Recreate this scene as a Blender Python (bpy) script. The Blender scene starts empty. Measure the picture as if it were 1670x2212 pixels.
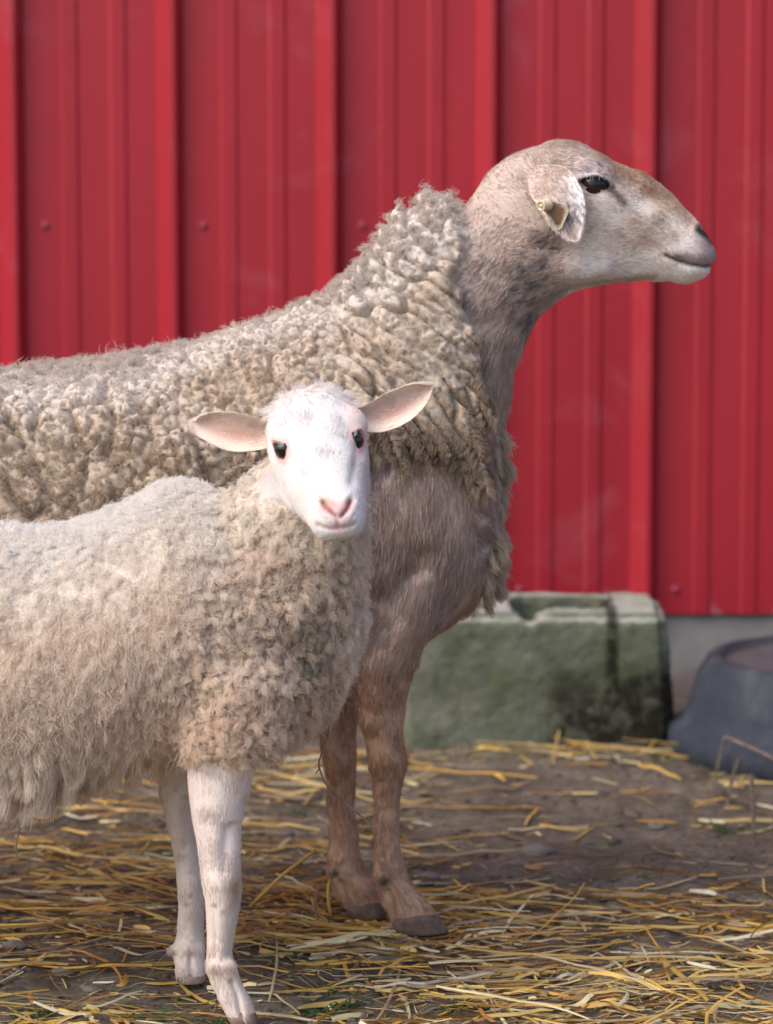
import bpy, bmesh, math, random
import numpy as np
from mathutils import Vector, Matrix
from mathutils.kdtree import KDTree

rng = np.random.default_rng(7)
random.seed(7)
scene = bpy.context.scene
COL = scene.collection
R = math.radians

# ------------------------------------------------------------------ camera, world, sun, exposure
CAM_Y, CAM_Z, PITCH, FPX, CX, CY = -3.94, 1.0, R(7.28), 7400.0, 835.0, 1106.0
cam_d = bpy.data.cameras.new("camera")
cam = bpy.data.objects.new("camera", cam_d)
COL.objects.link(cam)
cam.location = (0, CAM_Y, CAM_Z)
cam.rotation_euler = (R(90) - PITCH, 0, 0)
cam_d.sensor_fit = 'HORIZONTAL'
cam_d.sensor_width = 24.0
cam_d.lens = FPX / 1670.0 * 24.0
cam_d.clip_start = 0.05
cam_d.clip_end = 500
cam_d.dof.use_dof = True
cam_d.dof.focus_distance = 3.72
cam_d.dof.aperture_fstop = 4.5
scene.camera = cam

SUN_EL, SUN_AZ = R(46), R(-124)          # azimuth from +Y towards +X: from the left, a little behind the camera
world = bpy.data.worlds.new("World")
scene.world = world
world.use_nodes = True
wn = world.node_tree.nodes
sky = wn.new("ShaderNodeTexSky")
sky.sky_type = 'NISHITA'
sky.sun_disc = False
sky.sun_elevation = SUN_EL
sky.sun_rotation = SUN_AZ
sky.dust_density = 3.0
bg = wn["Background"]
bg.inputs[1].default_value = 0.15
world.node_tree.links.new(sky.outputs[0], bg.inputs[0])
sun_d = bpy.data.lights.new("sun", 'SUN')
sun_d.energy = 1.45
sun_d.angle = R(60)
sun_d.color = (1.0, 0.93, 0.885)
sun = bpy.data.objects.new("sun", sun_d)
COL.objects.link(sun)
sdir = Vector((math.sin(SUN_AZ) * math.cos(SUN_EL), math.cos(SUN_AZ) * math.cos(SUN_EL), math.sin(SUN_EL)))
sun.rotation_euler = (-sdir).to_track_quat('-Z', 'Y').to_euler()
sun.location = (-2, -3, 5)
scene.view_settings.view_transform = 'Standard'
scene.view_settings.look = 'None'
scene.view_settings.exposure = 0.64
scene.view_settings.gamma = 1.0
scene.render.engine = 'CYCLES'
scene.cycles.max_bounces = 14
scene.cycles.diffuse_bounces = 11
scene.cycles.transparent_max_bounces = 4
scene.cycles.use_denoising = True
try:
    scene.cycles_curves.shape = 'RIBBONS'
    scene.cycles_curves.subdivisions = 2
except Exception:
    pass

# ------------------------------------------------------------------ measuring helpers
CAMP = np.array([0, CAM_Y, CAM_Z])
FWD = np.array([0, math.cos(PITCH), -math.sin(PITCH)])
UPV = np.array([0, math.sin(PITCH), math.cos(PITCH)])
RGT = np.array([1.0, 0, 0])

def W(px, py, y):
    """world point seen at a place of the photo, at depth y"""
    d = FWD + (px - CX) / FPX * RGT - (py - CY) / FPX * UPV
    return CAMP + d * ((y - CAM_Y) / d[1])

def G(px, py):
    """ground point (z = 0) seen at a place of the photo"""
    d = FWD + (px - CX) / FPX * RGT - (py - CY) / FPX * UPV
    return CAMP + d * (-CAM_Z / d[2])

def PX(P):
    """where points of the scene fall in the photo: used only to lay out coat patterns on the side of an animal"""
    q = P - CAMP
    z = q @ FWD
    return np.stack([CX + FPX * (q @ RGT) / z, CY - FPX * (q @ UPV) / z], 1)

def sm(x, a, b):
    t = np.clip((x - a) / (b - a), 0, 1)
    return t * t * (3 - 2 * t)

def hash3(i, j, k, seed):
    h = (i * 374761393 + j * 668265263 + k * 2147483647 + seed * 974634777).astype(np.int64)
    h = (h ^ (h >> 13)) * 1274126177
    h = h & 0x7fffffff
    h = (h ^ (h >> 16)) & 0xffff
    return h / 65535.0

def vnoise(P, f, seed=0):
    q = np.asarray(P) * f
    b = np.floor(q).astype(np.int64)
    t = q - b
    t = t * t * (3 - 2 * t)
    r = 0
    for dx in (0, 1):
        wx = t[:, 0] if dx else 1 - t[:, 0]
        for dy in (0, 1):
            wy = t[:, 1] if dy else 1 - t[:, 1]
            for dz in (0, 1):
                wz = t[:, 2] if dz else 1 - t[:, 2]
                r = r + wx * wy * wz * hash3(b[:, 0] + dx, b[:, 1] + dy, b[:, 2] + dz, seed)
    return r * 2 - 1

def fbm(P, f, seed=0, octv=3):
    r, a = 0, 1.0
    for o in range(octv):
        r = r + a * vnoise(P, f * 2 ** o, seed + o)
        a *= 0.5
    return r

# ------------------------------------------------------------------ object helpers
def tag(o, label=None, cat=None, group=None, kind=None):
    for k, v in (("label", label), ("category", cat), ("group", group), ("kind", kind)):
        if v:
            o[k] = v
    return o

def empty(name, loc=(0, 0, 0)):
    o = bpy.data.objects.new(name, None)
    o.empty_display_size = 0.1
    o.location = loc
    COL.objects.link(o)
    return o

def link(name, me, mats, parent=None, smooth=True):
    o = bpy.data.objects.new(name, me)
    COL.objects.link(o)
    for m in (mats if isinstance(mats, (list, tuple)) else [mats]):
        if m:
            me.materials.append(m)
    me.polygons.foreach_set("use_smooth", np.full(len(me.polygons), bool(smooth)))
    if parent:
        o.parent = parent
        if any(abs(c) > 1e-9 for c in parent.location):
            o.matrix_parent_inverse = Matrix.Translation(-Vector(parent.location))
    return o

def mesh_np(name, V, F):
    """V (n,3); F a list of (m,k) integer arrays"""
    me = bpy.data.meshes.new(name)
    V = np.asarray(V, dtype=np.float32)
    if not isinstance(F, list):
        F = [F]
    F = [np.asarray(f, dtype=np.int32) for f in F if len(f)]
    me.vertices.add(len(V))
    me.vertices.foreach_set("co", V.ravel())
    nl = sum(f.size for f in F)
    me.loops.add(nl)
    me.loops.foreach_set("vertex_index", np.concatenate([f.ravel() for f in F]))
    npol = sum(len(f) for f in F)
    me.polygons.add(npol)
    tot = np.concatenate([np.full(len(f), f.shape[1], dtype=np.int32) for f in F])
    st = np.concatenate([[0], np.cumsum(tot)[:-1]]).astype(np.int32)
    me.polygons.foreach_set("loop_start", st)
    try:
        me.polygons.foreach_set("loop_total", tot)
    except Exception:
        pass
    me.update(calc_edges=True)
    me.validate()
    return me

def set_col(me, C):
    a = me.attributes.new("col", 'FLOAT_COLOR', 'POINT')
    C4 = np.ones((len(C), 4), dtype=np.float32)
    C4[:, :3] = C
    a.data.foreach_set("color", C4.ravel())

# ------------------------------------------------------------------ materials
def new_mat(name):
    m = bpy.data.materials.new(name)
    m.use_nodes = True
    nt = m.node_tree
    return m, nt, nt.nodes["Principled BSDF"]

def N(nt, t, **kw):
    n = nt.nodes.new(t)
    for k, v in kw.items():
        setattr(n, k, v)
    return n

def ramp(nt, src, stops):
    r = N(nt, "ShaderNodeValToRGB")
    e = r.color_ramp.elements
    while len(e) < len(stops):
        e.new(0.5)
    for k, (p, c) in enumerate(stops):
        e[k].position = p
        e[k].color = (c[0], c[1], c[2], 1) if not isinstance(c, (int, float)) else (c, c, c, 1)
    nt.links.new(src, r.inputs[0])
    return r.outputs[0]

def noise(nt, scale, detail=4, rough=0.6, vec=None, dist=0.0):
    n = N(nt, "ShaderNodeTexNoise")
    n.inputs["Scale"].default_value = scale
    n.inputs["Detail"].default_value = detail
    n.inputs["Roughness"].default_value = rough
    n.inputs["Distortion"].default_value = dist
    if vec is not None:
        nt.links.new(vec, n.inputs["Vector"])
    return n.outputs[0]

def mixc(nt, fac, a, b, mode='MIX'):
    m = N(nt, "ShaderNodeMix", data_type='RGBA', blend_type=mode)
    for sock, v in ((m.inputs[0], fac), (m.inputs[6], a), (m.inputs[7], b)):
        if hasattr(v, "is_linked"):
            nt.links.new(v, sock)
        elif isinstance(v, (int, float)):
            sock.default_value = v
        else:
            sock.default_value = (*v, 1)
    return m.outputs[2]

def bump(nt, b, h, strength, dist):
    n = N(nt, "ShaderNodeBump")
    n.inputs["Strength"].default_value = strength
    n.inputs["Distance"].default_value = dist
    nt.links.new(h, n.inputs["Height"])
    nt.links.new(n.outputs[0], b.inputs["Normal"])

def objco(nt):
    return N(nt, "ShaderNodeTexCoord").outputs["Object"]

def attr_mat(name, rough=0.7, spec=0.2, transl=0.0, bumpn=None):
    m, nt, b = new_mat(name)
    a = N(nt, "ShaderNodeAttribute", attribute_name="col")
    nt.links.new(a.outputs["Color"], b.inputs["Base Color"])
    b.inputs["Roughness"].default_value = rough
    b.inputs["Specular IOR Level"].default_value = spec
    if bumpn:
        bump(nt, b, noise(nt, bumpn[0], 3, 0.6, objco(nt)), bumpn[1], bumpn[2])
    if transl:
        t = N(nt, "ShaderNodeBsdfTranslucent")
        nt.links.new(a.outputs["Color"], t.inputs[0])
        mx = N(nt, "ShaderNodeMixShader")
        mx.inputs[0].default_value = transl
        nt.links.new(b.outputs[0], mx.inputs[1])
        nt.links.new(t.outputs[0], mx.inputs[2])
        nt.links.new(mx.outputs[0], nt.nodes["Material Output"].inputs[0])
    return m

M_SKIN = attr_mat("skin", 0.65, 0.2, 0, (400, 0.25, 0.002))
M_HAIR = attr_mat("short_hair", 0.55, 0.25, 0.35)
M_WOOL = attr_mat("wool_fibre", 0.7, 0.2, 0.5)
M_FLEECE = attr_mat("wool_mass", 0.9, 0.05, 0, (700, 0.5, 0.003))
M_STRAW = attr_mat("straw", 0.45, 0.4, 0.12)

def plain(name, c, rough=0.6, spec=0.4):
    m, nt, b = new_mat(name)
    b.inputs["Base Color"].default_value = (*c, 1)
    b.inputs["Roughness"].default_value = rough
    b.inputs["Specular IOR Level"].default_value = spec
    return m, nt, b

# red painted steel
M_RED, nt, b = new_mat("red_painted_steel")
co = objco(nt)
mp = N(nt, "ShaderNodeMapping")
mp.inputs[3].default_value = (4, 4, .5)
nt.links.new(co, mp.inputs[0])
n1 = noise(nt, 1.3, 6, 0.65, mp.outputs[0])
base = ramp(nt, n1, [(0.22, (0.28, 0.008, 0.018)), (0.78, (0.40, 0.015, 0.028))])
sep = N(nt, "ShaderNodeSeparateXYZ")
nt.links.new(co, sep.inputs[0])
mr = N(nt, "ShaderNodeMapRange")
mr.inputs[1].default_value = 0.13
mr.inputs[2].default_value = 0.18
mr.inputs[3].default_value = 1.0
mr.inputs[4].default_value = 0.0
nt.links.new(sep.outputs[2], mr.inputs[0])
n2 = noise(nt, 14, 5, 0.65, co)
sp = N(nt, "ShaderNodeMath", operation='MULTIPLY')
nt.links.new(mr.outputs[0], sp.inputs[0])
nt.links.new(ramp(nt, n2, [(0.55, 0.0), (0.72, 0.8)]), sp.inputs[1])
c1 = mixc(nt, sp.outputs[0], base, (0.42, 0.30, 0.36))
n3 = noise(nt, 5, 6, 0.7, co, 0.6)
c2 = mixc(nt, ramp(nt, n3, [(0.56, 0.0), (0.80, 0.30)]), c1, (0.42, 0.16, 0.18))
nt.links.new(c2, b.inputs["Base Color"])
b.inputs["Roughness"].default_value = 0.42
b.inputs["Specular IOR Level"].default_value = 0.5
bump(nt, b, noise(nt, 6, 3, 0.5, co), 0.08, 0.01)

M_SCREW = plain("screw_paint", (0.36, 0.055, 0.08), 0.7, 0.2)[0]

# foundation concrete
M_CONC, nt, b = new_mat("foundation_concrete")
co = objco(nt)
c1 = ramp(nt, noise(nt, 9, 6, 0.7, co), [(0.3, (0.17, 0.165, 0.155)), (0.7, (0.27, 0.26, 0.25))])
sep = N(nt, "ShaderNodeSeparateXYZ")
nt.links.new(co, sep.inputs[0])
mr = N(nt, "ShaderNodeMapRange")
mr.inputs[1].default_value = -0.02
mr.inputs[2].default_value = 0.06
mr.inputs[3].default_value = 1.0
mr.inputs[4].default_value = 0.0
nt.links.new(sep.outputs[2], mr.inputs[0])
sp = N(nt, "ShaderNodeMath", operation='MULTIPLY')
nt.links.new(mr.outputs[0], sp.inputs[0])
nt.links.new(ramp(nt, noise(nt, 7, 4, 0.6, co), [(0.35, 0.0), (0.6, 1.0)]), sp.inputs[1])
nt.links.new(mixc(nt, sp.outputs[0], c1, (0.12, 0.055, 0.045)), b.inputs["Base Color"])
b.inputs["Roughness"].default_value = 0.9
bump(nt, b, noise(nt, 60, 5, 0.7, co), 0.4, 0.004)

# mossy block
M_BLOCK, nt, b = new_mat("mossy_concrete")
co = objco(nt)
g = ramp(nt, noise(nt, 22, 8, 0.75, co), [(0.25, (0.095, 0.105, 0.075)), (0.5, (0.16, 0.17, 0.13)), (0.78, (0.25, 0.25, 0.21))])
moss = ramp(nt, noise(nt, 8.5, 6, 0.7, co, 0.5), [(0.45, 0.0), (0.68, 0.7)])
c1 = mixc(nt, moss, g, (0.095, 0.125, 0.04))
geo = N(nt, "ShaderNodeNewGeometry")
sepn = N(nt, "ShaderNodeSeparateXYZ")
nt.links.new(geo.outputs["Normal"], sepn.inputs[0])
topf = ramp(nt, sepn.outputs[2], [(0.55, 0.0), (0.9, 1.0)])
topc = mixc(nt, ramp(nt, noise(nt, 26, 6, 0.7, co), [(0.42, 0.0), (0.64, 0.65)]), (0.42, 0.42, 0.38), (0.17, 0.21, 0.11))
c2 = mixc(nt, topf, c1, topc)
dk = N(nt, "ShaderNodeAttribute", attribute_name="stain")
mm = N(nt, "ShaderNodeMath", operation='MULTIPLY')
nt.links.new(dk.outputs["Fac"], mm.inputs[0])
nt.links.new(ramp(nt, noise(nt, 17, 6, 0.75, co, 0.4), [(0.32, 0.0), (0.52, 1.0)]), mm.inputs[1])
c3 = mixc(nt, mm.outputs[0], c2, (0.022, 0.020, 0.014))
nt.links.new(c3, b.inputs["Base Color"])
b.inputs["Roughness"].default_value = 0.95
b.inputs["Specular IOR Level"].default_value = 0.15
bump(nt, b, noise(nt, 120, 6, 0.7, co), 0.9, 0.006)

# rubber
M_RUB, nt, b = new_mat("weathered_rubber")
co = objco(nt)
c1 = ramp(nt, noise(nt, 12, 7, 0.7, co, 0.4), [(0.3, (0.010, 0.017, 0.030)), (0.52, (0.024, 0.033, 0.048)), (0.74, (0.070, 0.076, 0.088))])
nt.links.new(c1, b.inputs["Base Color"])
b.inputs["Roughness"].default_value = 0.75
bump(nt, b, noise(nt, 70, 4, 0.6, co), 0.3, 0.003)
M_RUB2, nt, b = new_mat("dusty_rubber")
co = objco(nt)
nt.links.new(ramp(nt, noise(nt, 14, 6, 0.7, co), [(0.3, (0.055, 0.047, 0.055)), (0.7, (0.095, 0.080, 0.088))]), b.inputs["Base Color"])
b.inputs["Roughness"].default_value = 0.9

# dirt
M_DIRT, nt, b = new_mat("packed_dirt")
co = objco(nt)
a1 = ramp(nt, noise(nt, 9, 8, 0.7, co, 0.3), [(0.3, (0.105, 0.085, 0.064)), (0.5, (0.21, 0.175, 0.138)), (0.72, (0.34, 0.295, 0.24))])
a2 = ramp(nt, noise(nt, 140, 5, 0.75, co), [(0.35, (0.35, 0.33, 0.32)), (0.65, (1, 1, 1))])
c1 = mixc(nt, 0.75, a1, a2, 'MULTIPLY')
gm = ramp(nt, noise(nt, 5.5, 5, 0.7, co), [(0.60, 0.0), (0.75, 0.55)])
c2 = mixc(nt, gm, c1, (0.055, 0.065, 0.028))
nt.links.new(c2, b.inputs["Base Color"])
b.inputs["Roughness"].default_value = 0.95
b.inputs["Specular IOR Level"].default_value = 0.2
bump(nt, b, noise(nt, 90, 8, 0.75, co), 0.8, 0.012)

M_EYE_DARK, nt, b = new_mat("dark_eye")
b.inputs["Base Color"].default_value = (0.010, 0.007, 0.007, 1)
b.inputs["Roughness"].default_value = 0.13
b.inputs["Specular IOR Level"].default_value = 0.6
M_EYE_EWE, nt, b = new_mat("amber_eye")
a = N(nt, "ShaderNodeAttribute", attribute_name="col")
nt.links.new(a.outputs["Color"], b.inputs["Base Color"])
b.inputs["Roughness"].default_value = 0.16
M_HOOF, nt, b = new_mat("dark_hoof")
co = objco(nt)
nt.links.new(ramp(nt, noise(nt, 60, 5, 0.6, co), [(0.3, (0.050, 0.034, 0.026)), (0.7, (0.20, 0.13, 0.095))]), b.inputs["Base Color"])
b.inputs["Roughness"].default_value = 0.6
M_HOOF2, nt, b = new_mat("pale_hoof")
co = objco(nt)
nt.links.new(ramp(nt, noise(nt, 60, 5, 0.6, co), [(0.3, (0.12, 0.08, 0.06)), (0.7, (0.30, 0.21, 0.17))]), b.inputs["Base Color"])
b.inputs["Roughness"].default_value = 0.6
M_TAG, nt, b = new_mat("dirty_tag_plastic")
co = objco(nt)
a = N(nt, "ShaderNodeAttribute", attribute_name="col")
nt.links.new(mixc(nt, ramp(nt, noise(nt, 240, 5, 0.7, co), [(0.4, 0.0), (0.7, 0.35)]), a.outputs["Color"], (0.05, 0.025, 0.01)), b.inputs["Base Color"])
b.inputs["Roughness"].default_value = 0.4
M_TAGP = plain("tag_plastic", (0.62, 0.52, 0.36), 0.35, 0.5)[0]
M_TWIG, nt, b = new_mat("dry_twig")
nt.links.new(ramp(nt, noise(nt, 90, 4, 0.6, objco(nt)), [(0.3, (0.10, 0.07, 0.055)), (0.7, (0.30, 0.23, 0.18))]), b.inputs["Base Color"])
b.inputs["Roughness"].default_value = 0.8
M_STONE, nt, b = new_mat("grey_stone")
nt.links.new(ramp(nt, noise(nt, 50, 5, 0.6, objco(nt)), [(0.3, (0.10, 0.090, 0.080)), (0.7, (0.20, 0.18, 0.16))]), b.inputs["Base Color"])
b.inputs["Roughness"].default_value = 0.85

# ------------------------------------------------------------------ ground
def axis(a, b, step, far):
    core = np.arange(a, b + 1e-6, step)
    g = step * 1.35 ** np.arange(1, 40)
    lo = a - np.cumsum(g)
    hi = b + np.cumsum(g)
    lo = lo[lo > -far]
    hi = hi[hi < far]
    return np.concatenate([[-far], lo[::-1], core, hi, [far]])

def ground_z(x, y):
    P = np.stack([np.asarray(x, float), np.asarray(y, float), np.zeros(len(x))], 1)
    z = 0.010 * vnoise(P, 3.0, 3) + 0.006 * vnoise(P, 9.0, 4) + 0.006 * vnoise(P, 25.0, 5) + 0.0035 * vnoise(P, 60, 6)
    return z - 0.006

gx, gy = axis(-1.2, 1.2, 0.007, 60), axis(-0.9, 1.56, 0.007, 60)
XX, YY = np.meshgrid(gx, gy)
V = np.stack([XX.ravel(), YY.ravel(), ground_z(XX.ravel(), YY.ravel())], 1)
nx, ny = len(gx), len(gy)
ii = (np.arange(ny - 1)[:, None] * nx + np.arange(nx - 1)[None, :]).ravel()
gme = mesh_np("ground", V, np.stack([ii, ii + 1, ii + nx + 1, ii + nx], 1))
tag(link("ground", gme, M_DIRT), "bare brown dirt of the farmyard strewn with straw", "ground", kind="structure")

# ------------------------------------------------------------------ barn wall
WY = 1.55                                        # face of the flat part of the siding
PER = 340.0 / 7400.0 * (WY - CAM_Y) / math.cos(R(0)) 
PER = W(340, 900, WY)[0] - W(0, 900, WY)[0]
RIB0 = W(0, 700, WY)[0]                          # left foot of a major rib
wall = empty("barn_wall", (0, WY, 0))
tag(wall, "red ribbed metal barn wall on a low concrete foundation behind the sheep", "wall")
# one period: offsets as a share of the period, height above the flat
prof = [(0.0, 0.0), (0.095, 0.0235), (0.098, 0.024), (0.125, 0.024), (0.128, 0.0235), (0.176, 0.0),
        (0.400, 0.0), (0.418, 0.0030), (0.498, 0.0030), (0.516, 0.0), (0.705, 0.0), (0.723, 0.0030), (0.802, 0.0030), (0.820, 0.0)]
zs = [0.132, 0.4, 0.75, 1.2, 1.8, 2.6, 3.4]
for p in range(-5, 6):
    vs, fs = [], []
    cols_ = []
    for k in range(3):
        for (u, h) in prof:
            cols_.append((RIB0 + (p * 3 + k + u) * PER, WY - h))
    cols_.append((RIB0 + (p * 3 + 3) * PER - 0.0004, WY))
    for (x, y) in cols_:
        for z in zs:
            vs.append((x, y + 0.0012 * math.sin(z * 3.1 + p), z))
    nz = len(zs)
    for c in range(len(cols_) - 1):
        for r in range(nz - 1):
            fs.append((c * nz + r, (c + 1) * nz + r, (c + 1) * nz + r + 1, c * nz + r + 1))
    me = mesh_np("siding_panel", vs, np.array(fs))
    o = link("siding_panel", me, M_RED, wall, smooth=False)
    md = o.modifiers.new("thick", 'SOLIDIFY')
    md.thickness = 0.0008
    md.offset = -1

def boxmesh(name, lo, hi, bev=0.0, seg=2):
    bm = bmesh.new()
    bmesh.ops.create_cube(bm, size=1.0)
    for v in bm.verts:
        v.co = Vector([lo[k] + (v.co[k] + 0.5) * (hi[k] - lo[k]) for k in range(3)])
    if bev:
        bmesh.ops.bevel(bm, geom=bm.edges[:], offset=bev, segments=seg, affect='EDGES')
    me = bpy.data.meshes.new(name)
    bm.to_mesh(me)
    bm.free()
    return me

link("foundation", boxmesh("foundation", (-6, WY + 0.012, -0.12), (6, WY + 0.25, 0.150), 0.004), M_CONC, wall, smooth=False)
link("sill_board", boxmesh("sill_board", (-6, WY + 0.014, 0.1505), (6, WY + 0.20, 3.4)), M_CONC, wall, smooth=False)

def lathe(profile, seg=48):
    vs, fs = [], []
    n = len(profile)
    for s in range(seg):
        a = 2 * math.pi * s / seg
        for (r, z) in profile:
            vs.append((r * math.cos(a), r * math.sin(a), z))
    for s in range(seg):
        t = (s + 1) % seg
        for k in range(n - 1):
            fs.append((s * n + k, t * n + k, t * n + k + 1, s * n + k + 1))
    return np.array(vs, float), np.array(fs)

sv, sf = lathe([(0.0001, 0.0095), (0.004, 0.0092), (0.0058, 0.0075), (0.006, 0.004), (0.0062, 0.0035), (0.010, 0.0030), (0.0115, 0.0014), (0.0117, -0.001)], 20)
sv = sv[:, [0, 2, 1]] * np.array([.62, -.5, .62])
sme = mesh_np("screw", sv, sf)
sme.materials.append(M_SCREW)
sme.polygons.foreach_set("use_smooth", np.ones(len(sme.polygons), dtype=bool))
s_first = None
sx0 = W(98, 487, WY)[0]
for z in (W(98, 487, WY)[2], 0.172):
    for k in range(-3, 8):
        o = bpy.data.objects.new("screw", sme)
        COL.objects.link(o)
        o.parent = wall
        o.location = (sx0 + k * PER, 0.0, z)

# ------------------------------------------------------------------ concrete block
by0 = G(1180, 1612)[1]
bl, br = W(845, 1500, by0)[0], W(1441, 1500, by0)[0]
btop = W(1200, 1322, by0)[2]
bd = 0.205
def boolcut(me, cutters):
    o = bpy.data.objects.new("work", me)
    COL.objects.link(o)
    tmp = [o]
    for c in cutters:
        oc = bpy.data.objects.new("work", c)
        COL.objects.link(oc)
        tmp.append(oc)
        md = o.modifiers.new("b", 'BOOLEAN')
        md.operation = 'DIFFERENCE'
        md.object = oc
        md.solver = 'EXACT'
    md = o.modifiers.new("r", 'REMESH')
    md.mode = 'VOXEL'
    md.voxel_size = 0.0045
    dg = bpy.context.evaluated_depsgraph_get()
    res = bpy.data.meshes.new_from_object(o.evaluated_get(dg))
    for t in tmp:
        bpy.data.objects.remove(t)
    return res
bw = br - bl
cut1 = boxmesh("c", (bl + bw * 0.44, by0 + 0.052, btop - 0.16), (br - 0.085, by0 + bd - 0.035, btop + 0.05), 0.012)
cut2 = boxmesh("c", (bl + 0.035, by0 + 0.05, btop - 0.16), (bl + bw * 0.38, by0 + bd - 0.035, btop + 0.05), 0.012)
cut3 = boxmesh("c", (W(1105, 1300, by0)[0], by0 - 0.05, btop - 0.022), (W(1180, 1300, by0)[0], by0 + 0.09, btop + 0.05), 0.014)
bme = boolcut(boxmesh("b", (bl, by0, -0.03), (br, by0 + bd, btop), 0.014, 3), [cut1, cut2, cut3])

def arr(me):
    V = np.empty(len(me.vertices) * 3, dtype=np.float32)
    me.vertices.foreach_get("co", V)
    return V.reshape(-1, 3).astype(float)

def quads(me):
    L = np.empty(len(me.loops), dtype=np.int32)
    me.loops.foreach_get("vertex_index", L)
    return L.reshape(-1, 4)

def edges_of(F):
    E = np.concatenate([F[:, [0, 1]], F[:, [1, 2]], F[:, [2, 3]], F[:, [3, 0]]])
    E = np.sort(E, 1)
    return np.unique(E, axis=0)

def lap_smooth(V, E, it, lam=0.5, mu=None, wgt=None):
    n = len(V)
    deg = np.bincount(E.ravel(), minlength=n)[:, None]
    deg = np.maximum(deg, 1)
    for k in range(it):
        S = np.zeros_like(V)
        for c in range(3):
            S[:, c] = np.bincount(E[:, 0], V[E[:, 1], c], n) + np.bincount(E[:, 1], V[E[:, 0], c], n)
        f = lam if (mu is None or k % 2 == 0) else mu
        d = (S / deg - V) * f
        V = V + (d if wgt is None else d * wgt[:, None])
    return V

def vnormals(V, F):
    d1 = V[F[:, 2]] - V[F[:, 0]]
    d2 = V[F[:, 3]] - V[F[:, 1]]
    fn = np.cross(d1, d2)
    n = np.zeros_like(V)
    for k in range(4):
        for c in range(3):
            n[:, c] += np.bincount(F[:, k], fn[:, c], len(V))
    return n / (np.linalg.norm(n, axis=1, keepdims=True) + 1e-12)

V = arr(bme)
F = quads(bme)
V = lap_smooth(V, edges_of(F), 4)
nb = vnormals(V, F)
V = V + nb * (0.0035 * fbm(V, 14, 21, 4) + 0.0015 * vnoise(V, 110, 24))[:, None]
V[:, 0] -= (V[:, 2] - btop) * 0.06
me = mesh_np("concrete_block", V, F)
fx = (V[:, 0] - bl) / bw
fz = V[:, 2] / btop
st = np.clip(sm(fx, 0.50, 0.62) * sm(-fz, -0.85, -0.2) * 1.0 + sm(-np.abs(fx - 0.80), -0.03, -0.012) * 0.9 + sm(fx, 0.8, 0.95) * sm(-fz, -0.62, -0.4) * 1.2, 0, 1)
a = me.attributes.new("stain", 'FLOAT', 'POINT')
a.data.foreach_set("value", st.astype(np.float32))
blk = link("concrete_block", me, M_BLOCK)
tag(blk, "mossy hollow concrete block with a chipped rim lying against the barn wall", "concrete block")

# ------------------------------------------------------------------ feed tub, upside down
tc = G(1812, 1640)
tcx = W(1828, 1600, G(1445, 1612)[1])[0]
tcy = G(1445, 1612)[1] - 0.02
prof_t = [(0.262, 0.000), (0.268, 0.010), (0.268, 0.028), (0.262, 0.040), (0.252, 0.046), (0.244, 0.052), (0.238, 0.075), (0.226, 0.115), (0.215, 0.132), (0.211, 0.141), (0.204, 0.146), (0.196, 0.147), (0.190, 0.143)]
tub = empty("feed_tub", (tcx, tcy, -0.004))
tag(tub, "upturned blue grey rubber feed tub at the right edge before the wall", "feed tub")
v, f = lathe(prof_t, 96)
v[:, :2] *= (1 + 0.006 * np.sin(3 * np.arctan2(v[:, 1], v[:, 0])))[:, None]
o = link("tub_wall", mesh_np("tub_wall", v, f), M_RUB)
o.parent = tub
v, f = lathe([(0.1905, 0.143), (0.188, 0.1345), (0.177, 0.1330), (0.09, 0.1350), (0.03, 0.1365), (0.0005, 0.1368)], 96)
o = link("tub_bottom", mesh_np("tub_bottom", v, f), M_RUB2)
o.parent = tub
# ------------------------------------------------------------------ hair
def hair(name, P, rad, C, mat, parent=None):
    """P (n,k,3) strand points, rad (n,k) or (k,), C (n,3)"""
    n, k = P.shape[:2]
    hc = bpy.data.hair_curves.new(name)
    hc.add_curves([k] * n)
    hc.attributes["position"].data.foreach_set("vector", P.astype(np.float32).ravel())
    rad = np.broadcast_to(np.asarray(rad, dtype=np.float32), (n, k))
    ra = hc.attributes.get("radius") or hc.attributes.new("radius", 'FLOAT', 'POINT')
    ra.data.foreach_set("value", np.ascontiguousarray(rad).ravel())
    ca = hc.attributes.new("col", 'FLOAT_COLOR', 'CURVE')
    C4 = np.ones((n, 4), dtype=np.float32)
    C4[:, :3] = C
    ca.data.foreach_set("color", C4.ravel())
    hc.materials.append(mat)
    o = bpy.data.objects.new(name, hc)
    COL.objects.link(o)
    if parent:
        o.parent = parent
    return o

def unit(a):
    return a / (np.linalg.norm(a, axis=-1, keepdims=True) + 1e-12)

def sample(V, F, Nn, wv, n):
    """n random points on the quads, weighted by area and a per-vertex weight"""
    T = np.concatenate([F[:, [0, 1, 2]], F[:, [0, 2, 3]]])
    ar = np.linalg.norm(np.cross(V[T[:, 1]] - V[T[:, 0]], V[T[:, 2]] - V[T[:, 0]]), axis=1) * wv[T].mean(1)
    cs = np.cumsum(ar)
    t = np.searchsorted(cs, rng.random(n) * cs[-1]).clip(0, len(T) - 1)
    r1, r2 = np.sqrt(rng.random(n)), rng.random(n)
    b0, b1, b2 = 1 - r1, r1 * (1 - r2), r1 * r2
    tri = T[t]
    P = V[tri[:, 0]] * b0[:, None] + V[tri[:, 1]] * b1[:, None] + V[tri[:, 2]] * b2[:, None]
    NN = unit(Nn[tri[:, 0]] * b0[:, None] + Nn[tri[:, 1]] * b1[:, None] + Nn[tri[:, 2]] * b2[:, None])
    return P, NN, tri, np.stack([b0, b1, b2], 1)

def facing(V, Nn, back=0.12):
    d = unit(CAMP - V)
    return back + (1 - back) * sm(np.sum(d * Nn, 1), -0.45, 0.1)

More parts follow.
